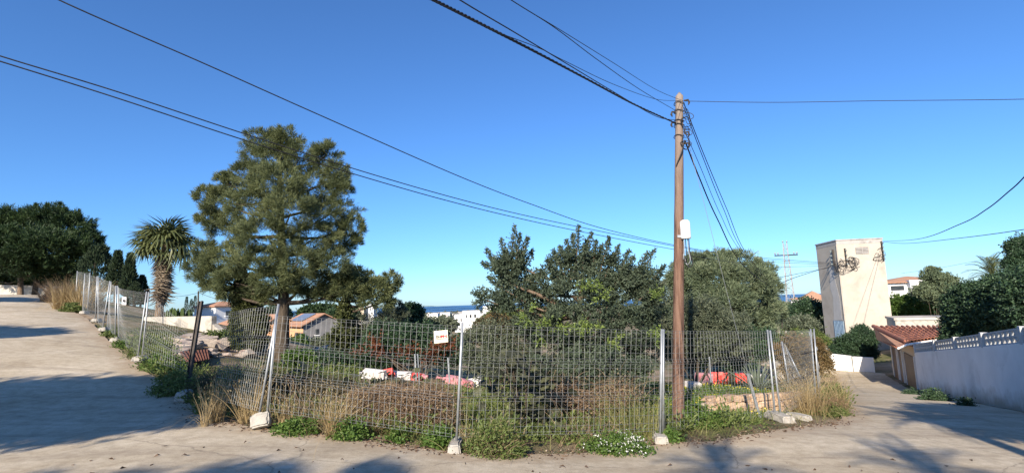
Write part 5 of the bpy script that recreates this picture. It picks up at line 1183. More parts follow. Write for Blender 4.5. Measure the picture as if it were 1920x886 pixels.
# big broadleaf (carob) tree in the middle of the lot
YC = 14.0
car = LB([(955, 490, 22, 16), (945, 510, 26, 14), (975, 528, 22, 14), (950, 545, 26, 12), (995, 552, 20, 14), (935, 568, 22, 12), (905, 560, 12, 10), (1080, 490, 22, 18), (1055, 505, 22, 16), (1125, 500, 30, 18), (1165, 510, 26, 18), (1195, 520, 24, 16), (1105, 525, 46, 22), (1160, 540, 44, 24), (1215, 545, 20, 14), (1020, 530, 20, 18), (1075, 555, 44, 26, -.6), (1140, 575, 48, 28, -.6), (1195, 575, 32, 26), (1020, 575, 32, 24), (970, 580, 24, 14), (1060, 605, 44, 28, -.4), (1120, 625, 48, 30, -.6), (1180, 620, 40, 30, -.3), (1010, 615, 32, 22), (1150, 665, 50, 26), (1085, 660, 44, 26), (1205, 660, 26, 22), (1225, 590, 18, 24)], YC)
SHOOTS = [(965, 424, 958, 500), (940, 448, 950, 510), (912, 466, 945, 515), (990, 446, 968, 505), (984, 470, 960, 515), (905, 492, 945, 520), (928, 500, 960, 530), (1085, 424, 1080, 500), (1062, 450, 1072, 510), (1038, 470, 1060, 520), (1034, 500, 1062, 535), (1108, 436, 1098, 505), (1118, 452, 1110, 510), (1142, 446, 1125, 510), (1160, 462, 1140, 520), (1188, 482, 1160, 530), (1214, 474, 1180, 535), (1228, 468, 1190, 530), (1240, 514, 1200, 555), (1228, 536, 1195, 565), (1012, 508, 1040, 550), (1000, 540, 1035, 575), (935, 535, 965, 570), (1096, 462, 1092, 510), (1174, 498, 1150, 540), (1236, 560, 1200, 590), (1050, 462, 1066, 505), (948, 470, 955, 505), (1204, 500, 1175, 540), (975, 438, 966, 500), (920, 484, 948, 518), (1074, 440, 1078, 500), (1100, 450, 1096, 505), (1128, 460, 1118, 515), (1150, 476, 1134, 520), (1026, 486, 1052, 530), (1180, 470, 1158, 520), (1246, 498, 1205, 545), (998, 470, 975, 515), (1010, 525, 1040, 565), (916, 520, 950, 545)]
cb = A(1085, 735, YC); cb[2] = H(cb[0], cb[1])
ct = tree('carob_tree', 'large dark broadleaf tree with upright shoots in the middle of the lot', 'broadleaf tree', cb, [cb - np.array([0, 0, .3]), A(1085, 690, YC), A(1080, 640, YC), A(1085, 580, YC), A(1095, 520, YC)], .17, .05, car, fill_broad(1.75, 18, ll=.085, lw=.034, per_twig=9, tw=.28, shell=.45, spread=.22), M['carob'], M['bark'])
lv = Leaves()
for (x1, y1, x0, y0) in SHOOTS:
    d0 = random.uniform(-.7, .7); a, b = A(x0, y0, YC + d0 * .4), A(x1, y1, YC + d0); n = 34; t = np.linspace(.05, 1, n) ** .9; k = np.repeat(np.arange(n), 9); ax_ = nrm(b - a)
    P = a + (b - a) * t[k][:, None] + RNG.normal(size=(len(k), 3)) * (.11 * (1.12 - t[k]))[:, None]; D = nrm(ax_ * .55 + rdir(len(k)))
    lv.add(blades(P, D, .09 * RNG.uniform(.7, 1.25, len(k)), .038, .45 + RNG.normal(0, .17, len(k)), .15))
    mb = MB(); mb.tube([a, (a + b) / 2, b], [.016, .011, .004], 5); mb.build('shoot', M['bark'], ct)
lv.build('shoot_leaves', M['carob'], ct)
lv = Leaves()
for (px, py, r) in [(1020, 620, 16), (1040, 610, 14), (1105, 612, 14), (1098, 540, 10), (1125, 545, 12), (1235, 560, 12), (1225, 640, 16), (1210, 690, 18), (990, 590, 12), (1160, 640, 10), (1090, 620, 10)]:
    c, rad = lobe(px, py, r, r, YC, -1.3); crown_broad(lv, c, rad, 3, 5, ll=.095, lw=.036, per_twig=8, tw=.24)
lv.build('young_leaves', M['carob_new'], ct)
mb = MB()
mb.tube(spline([A(1060, 580, YC), A(1010, 552, YC - .3), A(960, 532, YC - .2), A(935, 505, YC)], 10), [.06 - .0045 * k for k in range(10)], 7); mb.build('bare_limb', M['bark'], ct, smooth=True)

# rounded pine to the right, behind the pole
YR = 30.0
rp = LB([(1300, 500, 30, 22), (1345, 492, 34, 18), (1385, 495, 34, 20), (1425, 515, 26, 22), (1440, 540, 22, 24), (1290, 530, 40, 30), (1340, 525, 50, 32, -1.5), (1400, 530, 44, 32, -1.5), (1300, 570, 50, 34), (1360, 570, 56, 36, -2), (1420, 575, 40, 34, -1), (1445, 590, 20, 26), (1330, 610, 60, 30, -1), (1400, 615, 50, 28, -1), (1265, 520, 16, 22)], YR)
rb = A(1365, 668, YR); rb[2] = H(rb[0], rb[1]) - .5
tree('pine_tree', 'rounded dense green pine right of the wooden pole', 'pine tree', rb, [rb, A(1362, 620, YR), A(1358, 560, YR), A(1355, 510, YR)], .32, .1, rp, fill_pine(1.5, nl=.26, nw=.032, blades_per=7, shell=.6), M['pine_right'], M['dark_bark'])

# shrubs --------------------------------------------------------------------
def shrub(name, label, base_px, Yk, lobes, fill, mat, group=None, crown='foliage', bark='dark_bark'):
    b = A(base_px[0], base_px[1], Yk); b[2] = H(b[0], b[1]); L_ = LB(lobes, Yk)
    t = thing(name, label, 'shrub', b, group); mb = MB()
    cs = [l[0] for l in L_]
    for c in cs[:7]:
        mb.tube(spline([b + RNG.normal(0, .05, 3) * np.array([1, 1, 0]) - np.array([0, 0, .1]), b * .5 + c * .5 + RNG.normal(0, .08, 3), c], 6), [.035 - .005 * k for k in range(6)], 5, cap=False)
    mb.build('stems', M[bark], t, smooth=True); lv = Leaves()
    for c, rad in L_: fill(lv, c, rad)
    lv.build(crown, M[mat], t); return t
shrub('dark_shrub', 'dark scrub closing the gap under the umbrella pine', (70, 548), 56.0, [(30, 528, 30, 16), (80, 530, 36, 16), (120, 532, 30, 16)], fill_broad(1.6, 20, ll=.26, lw=.14, per_twig=7), 'hedge')
shrub('olive_shrub', 'grey green rounded shrub right of the single grey post', (925, 730), 14.5, [(900, 640, 28, 26), (935, 630, 34, 28), (975, 640, 30, 28), (910, 675, 36, 26), (955, 680, 40, 26), (990, 680, 30, 26)], fill_broad(2.1, 20, ll=.07, lw=.03, per_twig=8), 'olive')
shrub('dark_shrub', 'dark glossy undergrowth hiding the foot of the broadleaf tree', (1100, 780), 12.4, [(1050, 715, 30, 26), (1100, 725, 34, 28), (1150, 715, 34, 28), (1010, 700, 26, 24), (1190, 705, 26, 26), (1075, 690, 30, 22), (1130, 685, 34, 22)], fill_broad(2.3, 20, ll=.075, lw=.035, per_twig=8), 'carob')
shrub('olive_shrub', 'grey green olive bush behind the foot of the wooden pole', (1300, 690), 18.0, [(1250, 600, 30, 36), (1290, 590, 36, 34), (1330, 600, 36, 30), (1370, 615, 34, 26), (1260, 640, 36, 28), (1310, 640, 40, 28), (1360, 645, 40, 24), (1235, 560, 18, 26)], fill_broad(2.2, 22, ll=.085, lw=.032, per_twig=8), 'olive')
shrub('dark_shrub', 'dark leafy thicket below the rounded pine', (1340, 700), 19.5, [(1300, 665, 40, 22), (1350, 670, 40, 20), (1395, 665, 30, 22), (1420, 640, 26, 26)], fill_broad(2, 22, ll=.09, lw=.045, per_twig=7), 'hedge')
shrub('olive_tree', 'silvery olive tree right of the grey gable', (672, 665), 21.0, [(665, 625, 22, 20), (690, 614, 26, 24), (702, 640, 26, 20), (668, 648, 26, 14), (645, 652, 16, 10), (715, 615, 18, 20)], fill_broad(1.9, 20, ll=.10, lw=.03, per_twig=8), 'olive')
shrub('dark_shrub', 'large dark thicket behind the debris row', (760, 690), 19.0, [(720, 630, 28, 20), (755, 636, 34, 24), (800, 634, 34, 22), (740, 660, 40, 20), (800, 660, 46, 22), (845, 655, 30, 24), (690, 660, 30, 20), (640, 675, 40, 14), (590, 680, 34, 14)], fill_broad(2.2, 20, ll=.10, lw=.05, per_twig=7), 'hedge')
shrub('dark_tree', 'dark small tree standing above the thicket left of the far town', (770, 640), 33.0, [(772, 586, 15, 15), (765, 604, 24, 14), (745, 612, 26, 12), (795, 612, 22, 10)], fill_broad(1.9, 20, ll=.16, lw=.08, per_twig=7), 'hedge')
shrub('olive_tree', 'pale feathery tree top left of the three far wires', (743, 640), 30.0, [(742, 578, 15, 14), (732, 595, 16, 14), (748, 595, 14, 14)], fill_broad(1.7, 18, ll=.13, lw=.04, per_twig=7), 'olive')
shrub('rust_shrub', 'rusty brown and green shrub above the single grey post', (905, 660), 24.0, [(915, 612, 18, 12), (935, 606, 18, 14), (900, 626, 22, 10), (945, 618, 18, 16)], fill_broad(2, 18, ll=.12, lw=.05, per_twig=7), 'rustshrub')
shrub('green_shrub', 'green brown scrub mass beyond the rusty shrub', (915, 640), 34.0, [(935, 590, 20, 10), (955, 584, 18, 10), (920, 600, 16, 8)], fill_broad(2, 18, ll=.15, lw=.06, per_twig=7), 'weed')
lvp = [(690, 656, 18, 7), (725, 660, 20, 8), (800, 650, 18, 9), (830, 648, 22, 10), (812, 662, 24, 8), (760, 655, 14, 7), (705, 645, 12, 6)]
shrub('vine', 'orange autumn vine leaves glowing in the dark thicket', (790, 690), 17.6, lvp, fill_broad(.2, 8, ll=.09, lw=.07, per_twig=4, tw=.4), 'autumn')
# far bushes that close the slope
for i, (px, py, rx, ry, Yk, mt, lb) in enumerate([(600, 585, 30, 9, 180, 'pine_dark', 'far flat dark pine below the boughs of the tall pine'), (645, 590, 20, 8, 150, 'hedge', 'far dark tree by the slender pine trunk'), (520, 588, 16, 9, 120, 'hedge', 'far dark tree left of the pine trunk'), (545, 648, 24, 10, 50, 'green', 'green bush below the peach side wall'), (600, 650, 26, 8, 55, 'olive', 'grey bush below the grey gable'), (815, 610, 34, 6, 130, 'olive', 'olive scrub in front of the far town'), (1475, 590, 18, 14, 60, 'pine_right', 'dark tree at the foot of the lattice pylon'), (1515, 585, 26, 16, 55, 'hedge', 'dark trees between pylon and electricity tower'), (1500, 612, 30, 10, 42, 'olive', 'green hedge above the beige wall'), (1533, 612, 12, 22, 60, 'olive', 'slim tree beside the left edge of the electricity tower'), (560, 672, 26, 10, 17, 'green', 'small green bush among slabs under the pine'), (410, 632, 16, 8, 22, 'weed', 'green weeds at the foot of the weathered wall')]):
    shrub('bush', lb, (px, py + ry), Yk, [(px, py, rx, ry), (px - rx * .5, py + ry * .3, rx * .6, ry * .8), (px + rx * .5, py + ry * .3, rx * .6, ry * .8)], (lambda k: fill_broad(1.7, 20, ll=.0046 * k, lw=.0026 * k, per_twig=6, tw=.012 * k))(max(Yk, 14)) if Yk < 70 else (lambda k: (lambda lv, c, rad: crown_broad(lv, c, rad, 70, 22, ll=.0046 * k, lw=.003 * k, per_twig=6, tw=.01 * k)))(Yk), mt)

# right side greenery
shrub('hedge_bush', 'dark green bush growing over the low wall at the electricity tower', (1600, 670), 38.3, [(1582, 650, 18, 14), (1602, 640, 22, 16), (1624, 636, 16, 20), (1600, 658, 28, 9), (1574, 660, 14, 8), (1628, 658, 14, 12), (1616, 622, 14, 9)], fill_broad(2.5, 22, ll=.12, lw=.06, per_twig=7), 'hedge')
shrub('garden_bush', 'light green garden bushes between tower and villa', (1700, 605), 55.0, [(1682, 575, 20, 18), (1710, 572, 24, 18), (1740, 575, 26, 22), (1765, 580, 22, 20), (1690, 590, 30, 12), (1740, 594, 34, 12)], fill_broad(1.5, 22, ll=.2, lw=.1, per_twig=7), 'green')
shrub('garden_tree', 'slender leafy tree in front of the white annex', (1752, 600), 50.0, [(1745, 515, 16, 12), (1755, 530, 22, 14), (1738, 545, 22, 14), (1762, 550, 22, 18), (1775, 530, 14, 14)], fill_broad(1.5, 20, ll=.2, lw=.09, per_twig=7), 'pine_right')
def hedge_block(name, label, lobes, Yk, n, mat, ll, lw):
    L_ = LB(lobes, Yk); b = L_[0][0].copy(); b[2] = H(b[0], b[1]); t = thing(name, label, 'hedge', b); mb = MB()
    for c, rad in L_: mb.tube([np.array([c[0], c[1], H(c[0], c[1]) - .2]), c], [.07, .03], 6)
    mb.build('stems', M['dark_bark'], t); lv = Leaves()
    for c, rad in L_: crown_broad(lv, c, rad, n, 24, ll=ll, lw=lw, per_twig=7, shell=.55, spread=.28)
    lv.build('foliage', M[mat], t)
hedge_block('tall_hedge', 'tall dark hedge overhanging the white wall at the right edge', [(1800, 585, 22, 34, 4), (1830, 575, 28, 40, 3), (1865, 572, 32, 38, 2), (1900, 565, 36, 44, 1), (1950, 560, 50, 54, -.5), (1812, 562, 18, 16, 4), (1845, 550, 24, 16, 3), (1885, 536, 28, 18, 2), (1800, 615, 22, 22, 4), (1840, 610, 30, 24, 3), (1885, 600, 36, 26, 2), (1930, 592, 40, 26, 1), (1795, 640, 20, 12, 4), (1835, 632, 30, 12, 3)], 18.5, 90, 'hedge', .10, .055)
hedge_block('dark_tree', 'dark tree top above the hedge at the far right edge', [(1912, 470, 18, 18), (1930, 490, 26, 24), (1960, 470, 40, 40), (1903, 495, 12, 10)], 24, 50, 'hedge', .11, .055)
# feather palm
def feather_mesh(L=2.2, n=26):
    V = []; F = []; mb = MB()
    pts = [np.array([0, L * t, .35 * L * math.sin(t * 1.7) - .5 * L * t * t]) for t in np.linspace(0, 1, 10)]; mb.tube(pts, [.03 - .0026 * k for k in range(10)], 4)
    for i in range(n):
        t = .12 + .88 * i / n; j = t * 9; a = pts[int(min(j, 8))]; b = pts[int(min(j, 8)) + 1]; c = a + (b - a) * (j - int(min(j, 8))); ln = .62 * L * .42 * math.sin(math.pi * (t * .8 + .15))
        for s in (-1, 1):
            k = len(V); d = nrm(np.array([s * .8, .62, .12])); V += [c, c + d * ln * .5 + np.array([0, .025, 0]), c + d * ln - np.array([0, 0, .18 * ln]), c + d * ln * .5 - np.array([0, .025, 0])]; F.append((k, k + 1, k + 2, k + 3))
    mb.add(V, F); return np_mesh('frond', np.concatenate(mb.v), [np.array(f) for f in mb.f.values()], M['frond'], var=RNG.uniform(.2, .8, mb.n))
FE = feather_mesh()
def feather_palm(label, base, top, r, nfr, scale, lo=-25):
    base = np.array(base); top = np.array(top); t = thing('feather_palm', label, 'palm', base); mb = MB(); mb.tube([base + (top - base) * k for k in np.linspace(0, 1, 9)], [r * (1 + .08 * (k % 2)) for k in range(9)], 9); mb.build('trunk', M['bark'], t)
    for i in range(nfr):
        az = i * 2.39996; el = R(80 - (80 - lo) * ((i + .5) / nfr)); d = Vector((math.cos(az) * math.cos(el), math.sin(az) * math.cos(el), math.sin(el)))
        o = link('frond', FE, t, Vector(top) - wloc(t)); o.rotation_euler = d.to_track_quat('Y', 'Z').to_euler(); s = scale * random.uniform(.85, 1.1); o.scale = (s, s, s)
pt3 = A(1862, 520, 34); feather_palm('feather palm crown peeping above the dark hedge', (pt3[0], pt3[1], H(pt3[0], pt3[1])), pt3, .2, 26, .75)

shrub('dry_bush', 'brownish scrub behind the right post bundle', (1500, 700), 19.0, [(1470, 655, 18, 16), (1495, 650, 20, 18), (1520, 655, 18, 18), (1485, 680, 24, 16), (1520, 682, 20, 16), (1540, 676, 12, 14)], fill_broad(2.2, 20, ll=.1, lw=.035, per_twig=7), 'rustshrub')
shrub('green_shrub', 'dusty green shrub in front of the beige wall', (1500, 690), 26.0, [(1470, 640, 16, 12), (1500, 636, 20, 14), (1530, 640, 16, 14), (1455, 655, 14, 16)], fill_broad(2.2, 20, ll=.12, lw=.05, per_twig=7), 'weed')
# agaves, cactus hedge
def agave(label, px, py, Yk, L, n):
    b = A(px, py, Yk); b[2] = H(b[0], b[1]); t = thing('agave', label, 'agave', b, 'agaves beside the right dry grass'); me = None
    V, F = [], []
    prof = [(0, .05), (.3, .06), (.7, .04), (1, .003)]
    for k, (y, w) in enumerate(prof): V += [(-w * L * .9, y * L, .03 * L), (0, y * L, 0), (w * L * .9, y * L, .03 * L)]
    for k in range(3): F += [(3 * k, 3 * k + 1, 3 * k + 4, 3 * k + 3), (3 * k + 1, 3 * k + 2, 3 * k + 5, 3 * k + 4)]
    mb = MB(); mb.add(V, F); me = np_mesh('leaf', np.concatenate(mb.v), [np.array(f) for f in mb.f.values()], M['agave'], var=RNG.uniform(.3, .8, mb.n))
    for i in range(n):
        az = i * 2.4; el = R(80 - 62 * i / n); d = Vector((math.cos(az) * math.cos(el), math.sin(az) * math.cos(el), math.sin(el))); o = link('leaf', me, t, (0, 0, .02)); o.rotation_euler = d.to_track_quat('Y', 'Z').to_euler(); s = random.uniform(.8, 1.15); o.scale = (s, s, s)
agave('spiky grey green agave left of the tilted double post', 1418, 690, 18.5, 1.05, 30)
agave('spiky agave behind the tilted double post', 1478, 672, 19.5, 1.0, 26)
agave('spiky agave left of the post bundle', 1500, 668, 21, .95, 24)
cxb = A(334, 594, 28.0); cx_ = thing('cactus_hedge', 'clump of upright green cactus columns below the palm', 'cactus', cxb)
for i in range(46):
    px = random.uniform(311, 359); h = random.uniform(13, 22); a = A(px, 596, 28 + random.uniform(-.7, .7)); mb = MB(); hh = h * 28 / FPX * (1 - .35 * ((px - 335) / 25) ** 2)
    V0 = [a, a + np.array([0, 0, hh * .5]), a + np.array([random.uniform(-.05, .05), 0, hh * .9]), a + np.array([random.uniform(-.05, .05), 0, hh])]
    mb.tube(V0, [.06, .065, .05, .01], 6); mb.build('column', M['cactus'], cx_)

# ------------------------------------------------------------------ grasses and weeds
def grass_tuft(name, label, px, py, Yk, hpx, wpx, n, mat='drygrass', droop=.35, lean=0.0, w=.007, group=None, base_r=.10):
    b = A(px, py, Yk); b[2] = H(b[0], b[1]) - .03; h = hpx * Yk / FPX; sp = wpx / 2 / hpx
    nb = 6; bi = RNG.integers(0, nb, n); bo = RNG.normal(0, base_r * .8, (nb, 2)); bl_ = RNG.normal(0, sp * .45, (nb, 2)); bh = RNG.uniform(.55, 1.08, nb)
    k = np.abs(RNG.normal(0, sp * .42, n)); a = RNG.uniform(0, 6.283, n)
    D = nrm(np.stack([np.cos(a) * k + lean + bl_[bi, 0], np.sin(a) * k + bl_[bi, 1], np.ones(n)], -1)); rr = base_r * .5 * np.sqrt(RNG.random(n))
    P = b + np.stack([np.cos(a) * rr + bo[bi, 0], np.sin(a) * rr + bo[bi, 1], np.zeros(n)], -1)
    Ls = h * np.where(RNG.random(n) < .35, RNG.uniform(.15, .5, n), RNG.uniform(.55, 1.1, n)) * bh[bi]
    bent = np.where(RNG.random(n) < .18, RNG.uniform(1.0, 2.2, n), droop * RNG.uniform(.2, 1.3, n))
    lv = Leaves(); lv.add(strips(P, D, Ls, w * RNG.uniform(.5, 1.2, n), .5 + RNG.normal(0, .25, n), bent, 5))
    m = n // 5; i = RNG.integers(0, n, m * 6); T = P[i] + D[i] * (Ls[i] * RNG.uniform(.7, 1.0, len(i)))[:, None]      # seed heads
    lv.add(blades(T, nrm(D[i] + RNG.normal(size=(len(i), 3)) * .35), .05, .008, .7 + RNG.normal(0, .15, len(i))))
    o = lv.build(name, M[mat], origin=Vector(b)); tag(o, label, 'grass', group); return o
gg = 'tall dry grass tufts along the fence'
grass_tuft('grass_tuft', 'tallest golden dry grass tuft at the left corner by the shade', 402, 783, 9.4, 118, 70, 260, droop=.3, group=gg, base_r=.14)
grass_tuft('grass_tuft', 'dry grass tuft just left of the leaning post pair', 466, 780, 9.7, 118, 70, 230, droop=.3, group=gg, base_r=.16)
grass_tuft('grass_tuft', 'dry grass tuft just right of the leaning post pair', 530, 790, 9.3, 110, 90, 240, droop=.4, group=gg, base_r=.16)
grass_tuft('grass_tuft', 'wide fanned dry grass tuft under the sign panel', 626, 808, 8.9, 120, 150, 300, droop=.45, group=gg, base_r=.12)
grass_tuft('grass_tuft', 'thin reddish dry stems behind the fence under the sign', 585, 770, 10.4, 110, 110, 160, 'drybrush', .5, group=gg, base_r=.3)
grass_tuft('grass_tuft', 'greenish yellow grass tuft left of the double post near the pole', 1204, 812, 9.9, 110, 84, 360, 'greengrass', .3, w=.008, group=gg, base_r=.22)
grass_tuft('grass_tuft', 'thin pale grass behind the white flowers', 1165, 800, 10.6, 110, 90, 150, 'greengrass', .4, group=gg, base_r=.3)
grass_tuft('grass_tuft', 'big leaning dry grass clump behind the right post bundle', 1512, 772, 13.2, 120, 110, 520, droop=.45, lean=-.05, group=gg, base_r=.35)
grass_tuft('grass_tuft', 'front dry grass clump at the right road edge', 1545, 782, 12.9, 96, 80, 360, droop=.45, lean=.02, group=gg, base_r=.3)
grass_tuft('grass_tuft', 'dry grass clump farther down the right road edge', 1530, 735, 16.5, 84, 70, 320, droop=.45, group=gg, base_r=.4)
grass_tuft('grass_tuft', 'pale straw bush at the far end of the left fence row', 140, 582, 28, 66, 76, 1700, droop=.3, w=.022, group=gg, base_r=.8)
grass_tuft('grass_tuft', 'darker straw bush behind the pale straw bush', 118, 574, 31, 56, 60, 1100, 'drybrush', .35, w=.024, group=gg, base_r=.7)
grass_tuft('grass_tuft', 'low dry grass at the single grey post foot', 880, 838, 8.7, 66, 120, 260, droop=.8, group=gg, base_r=.25)
grass_tuft('grass_tuft', 'sprawling dry stems right of the single grey post', 930, 846, 8.3, 78, 150, 180, 'drybrush', .6, lean=.1, group=gg, base_r=.3)

grass_tuft('grass_tuft', 'straw stems rising behind the bent panel', 440, 765, 10.6, 130, 80, 220, droop=.3, group=gg, base_r=.3)
grass_tuft('grass_tuft', 'straw stems between leaning posts and fanned tuft', 578, 798, 9.3, 96, 80, 150, droop=.5, group=gg, base_r=.25)
grass_tuft('grass_tuft', 'straw stems in the brown brush under the sign', 700, 800, 9.4, 84, 110, 170, droop=.6, group=gg, base_r=.4)
grass_tuft('grass_tuft', 'straw stems in front of the dark broad leaved plant', 900, 815, 9.2, 110, 90, 130, 'greengrass', droop=.5, group=gg, base_r=.3)
grass_tuft('grass_tuft', 'thin straw stems under the broadleaf tree', 1085, 812, 9.8, 90, 120, 150, 'drybrush', droop=.6, group=gg, base_r=.45)
# dry brown brush behind the sign panel
def brush(label, lobes, Yk, n, mat='drybrush', name='dry_brush', L=.35):
    L_ = LB(lobes, Yk); lv = Leaves(); b = L_[0][0].copy(); b[2] = H(b[0], b[1])
    for c, rad in L_:
        P = c + RNG.normal(size=(n, 3)) * rad * .5; D = nrm(RNG.normal(size=(n, 3)) + np.array([0, 0, .55])); lv.add(strips(P, D, L * RNG.uniform(.5, 1.3, n), .007, .5 + RNG.normal(0, .2, n), .5, 3))
        Q = c + RNG.normal(size=(n * 2, 3)) * rad * .5; lv.add(blades(Q, rdir(n * 2), .05, .028, .4 + RNG.normal(0, .2, n * 2), .2))
    o = lv.build(name, M[mat], origin=Vector(b)); tag(o, label, 'brush')
brush('tangled brown dead brush behind the sign panel', [(720, 775, 36, 26), (770, 772, 40, 28), (815, 776, 34, 26), (690, 755, 34, 20), (750, 742, 44, 16), (800, 746, 40, 16)], 9.7, 900)
brush('dark tangled twigs in the left corner behind the dry tufts', [(400, 725, 34, 22), (445, 715, 34, 24), (490, 720, 30, 24), (535, 725, 34, 22), (600, 725, 40, 20), (650, 730, 34, 20)], 11.4, 420, 'darkbrush')
brush('thin dead twigs under the broadleaf tree', [(1110, 760, 46, 30), (1060, 740, 40, 26), (1160, 740, 40, 28)], 11.6, 420)
brush('grey dead stalks at the right road corner', [(1572, 780, 16, 10), (1560, 760, 20, 14)], 13.0, 240)

# castor plants: big lobed leaves, each its own part
def lobed_leaf():
    V = [(0, 0, 0)]; n = 22; F = []
    for i in range(n):
        a = math.pi * 2 * i / n; r = .5 + .32 * abs(math.cos(3.5 * a)) ; V.append((r * math.sin(a), r * math.cos(a) + .15, -.12 * r * r + .04 * math.sin(7 * a)))
    for i in range(n): F.append((0, 1 + i, 1 + (i + 1) % n))
    mb = MB(); mb.add(V, F); return mb
def castor(label, px, py, Yk, hpx, wpx, n, size=.24):
    b = A(px, py, Yk); b[2] = H(b[0], b[1]); t = thing('castor_plant', label, 'shrub', b, 'dark broad leaved plants behind the fence'); h = hpx * Yk / FPX; w = wpx * Yk / FPX / 2
    mes = [np_mesh('leaf', np.concatenate(lobed_leaf().v), [np.array(f) for f in lobed_leaf().f.values()], M['castor'], var=np.full(23, v)) for v in (.2, .45, .6, .9)]
    mbs = MB()
    for s in range(6):
        e = b + np.array([random.uniform(-w, w) * .8, random.uniform(-.3, .3), h * random.uniform(.7, 1)]); mbs.tube(spline([b, b * .5 + e * .5 + RNG.normal(0, .06, 3), e], 6), [.02, .018, .016, .014, .012, .008], 5, cap=False)
    mbs.build('stems', M['dark_bark'], t, smooth=True)
    for i in range(n):
        p = Vector((random.gauss(0, w * .5), random.gauss(0, .25), h * random.uniform(.08, 1.0))); d = Vector((random.gauss(0, .9), random.gauss(-.5, .7), random.uniform(-1.1, .1))).normalized()
        o = link('leaf', random.choice(mes), t, p); o.rotation_euler = d.to_track_quat('Y', 'Z').to_euler(); s = size * random.uniform(.6, 1.25); o.scale = (s, s, s)
castor('dark purple green broad leaved plant left of the broadleaf tree', 985, 800, 10.3, 150, 140, 230, .13)
castor('dark broad leaved plant behind the brown brush', 740, 760, 11.2, 80, 150, 120, .11)
castor('dark broad leaved plant at the foot of the pine trunk', 565, 765, 12.0, 70, 90, 70, .11)

# uncountable ground cover
def scatter_region(n, poly_px, Yr, rej=True):
    xs = RNG.uniform(-14, 12, n * 3); ys = RNG.uniform(*Yr, n * 3); P = np.stack([xs, ys], -1); P = P[inside(P, poly_px)][:n]; return np.c_[P, HA(P[:, 0], P[:, 1]) - .06]
lot_poly = [EDGE2[i] for i in range(3, 26)] + [(11.5, 24), (4, 27), (-10, 30), (-19, 27)]
lot = scatter_region(5200, lot_poly, (8, 28))
edge_d = np.min(np.hypot(lot[:, None, 0] - np.array(EDGE2)[None, :, 0], lot[:, None, 1] - np.array(EDGE2)[None, :, 1]), 1)
dens = np.sin(lot[:, 0] * 1.3 + 1) * np.sin(lot[:, 1] * 1.1) + RNG.normal(0, .5, len(lot))
def rosettes(P, per, L, W, up, tone, var=.18, hgt=.0):
    k = np.repeat(np.arange(len(P)), per); D = nrm(rdir(len(k)) * np.array([1, 1, .5]) + np.array([0, 0, up])); sz = RNG.uniform(.6, 1.4, len(P))[k]
    B = P[k] + D * (RNG.random(len(k)) * hgt * sz)[:, None] + RNG.normal(0, .05, (len(k), 3)) * np.array([1, 1, .3])
    return blades(B, D, L * sz * RNG.uniform(.6, 1.2, len(k)), W * sz, tone + RNG.normal(0, var, len(k)), .2)
def px_zone(x0, y0, x1, y1): return [tuple(ground_hit(*p))[:2] for p in ((x0, y1), (x1, y1), (x1, y0), (x0, y0))]
zone = inside(lot[:, :2], px_zone(318, 628, 560, 700)) | inside(lot[:, :2], px_zone(672, 690, 905, 735)) | inside(lot[:, :2], px_zone(556, 650, 660, 700))
lv = Leaves(); near = lot[(edge_d > .5) & ~zone & ~((lot[:, 0] > 2.9) & (lot[:, 1] > 10.9) & (lot[:, 0] < 9))]; lv.add(rosettes(near, 34, .075, .036, .8, .5, hgt=.30)); lv.add(rosettes(near[::2], 22, .11, .034, 1.0, .6, hgt=.42))
o = lv.build('weeds', M['weed'], kind='stuff'); tag(o, 'mixed green weeds carpeting the fenced lot', 'weeds')
# lush clover-like patch on the right of the lot
rp_poly = [(A(1290, 790, 11)[0], 11.2), (5.4, 11.9), (7.6, 14.5), (9.0, 19), (4.8, 20), (3.2, 15), (2.9, 12)]
gp2 = scatter_region(2600, rp_poly, (10, 21)); lv = Leaves(); lv.add(rosettes(gp2, 30, .055, .036, .9, .55, hgt=.15)); o = lv.build('clover', M['green'], kind='stuff'); tag(o, 'lush green clover covering the right part of the lot', 'clover')
lv = Leaves(); q = gp2[::5] + np.array([0, 0, .17]); lv.add(rosettes(q, 5, .035, .03, 1.2, .5, hgt=.06)); o = lv.build('yellow_flowers', M['yellowflower'], kind='stuff'); tag(o, 'tiny yellow flowers dotted over the clover', 'flowers')
# grass blades mixed in
lv = Leaves(); _ok = (dens > -.2) & (edge_d > .3) & ~zone; gk = np.repeat(lot[_ok], 7, 0) + RNG.normal(0, .12, (7 * int(_ok.sum()), 3)) * np.array([1, 1, 0]); n = len(gk)
lv.add(strips(gk, nrm(RNG.normal(size=(n, 3)) * .35 + np.array([0, 0, 1])), RNG.uniform(.15, .5, n), .008, .4 + RNG.normal(0, .25, n), .5, 3)); o = lv.build('lot_grass', M['greengrass'], kind='stuff'); tag(o, 'thin yellow green grass growing through the weeds', 'grass')
# single bright leafy patches along the fence foot (each a thing)
def weed_patch(label, px, py, Yk, wpx, hpx, n, mat='green', L=.09, W=.06, group='leafy weed patches along the fence foot', flowers=0):
    b = A(px, py, Yk); b[2] = H(b[0], b[1]) - .05; w = wpx * Yk / FPX / 2; h = hpx * Yk / FPX
    a = RNG.uniform(0, 6.283, n); r = np.sqrt(RNG.random(n)); P = b + np.stack([np.cos(a) * r * w, np.sin(a) * r * min(w, .45), RNG.random(n) * h * (1.05 - r ** 2)], -1)
    lv = Leaves(); lv.add(rosettes(np.concatenate([P, P + RNG.normal(0, .04, P.shape)]), 10, L * .62, W * .58, .5, .55, hgt=.05)); 
    t = thing('weed_patch', label, 'weeds', b, group); lv.build('leaves', M[mat], t)
    if flowers:
        i = RNG.integers(0, n, flowers); lv = Leaves(); lv.add(rosettes(P[i] + np.array([0, -.03, .07]), 6, .028, .02, 1.0, .5, hgt=.02)); lv.build('blossoms', M['flower'], t)
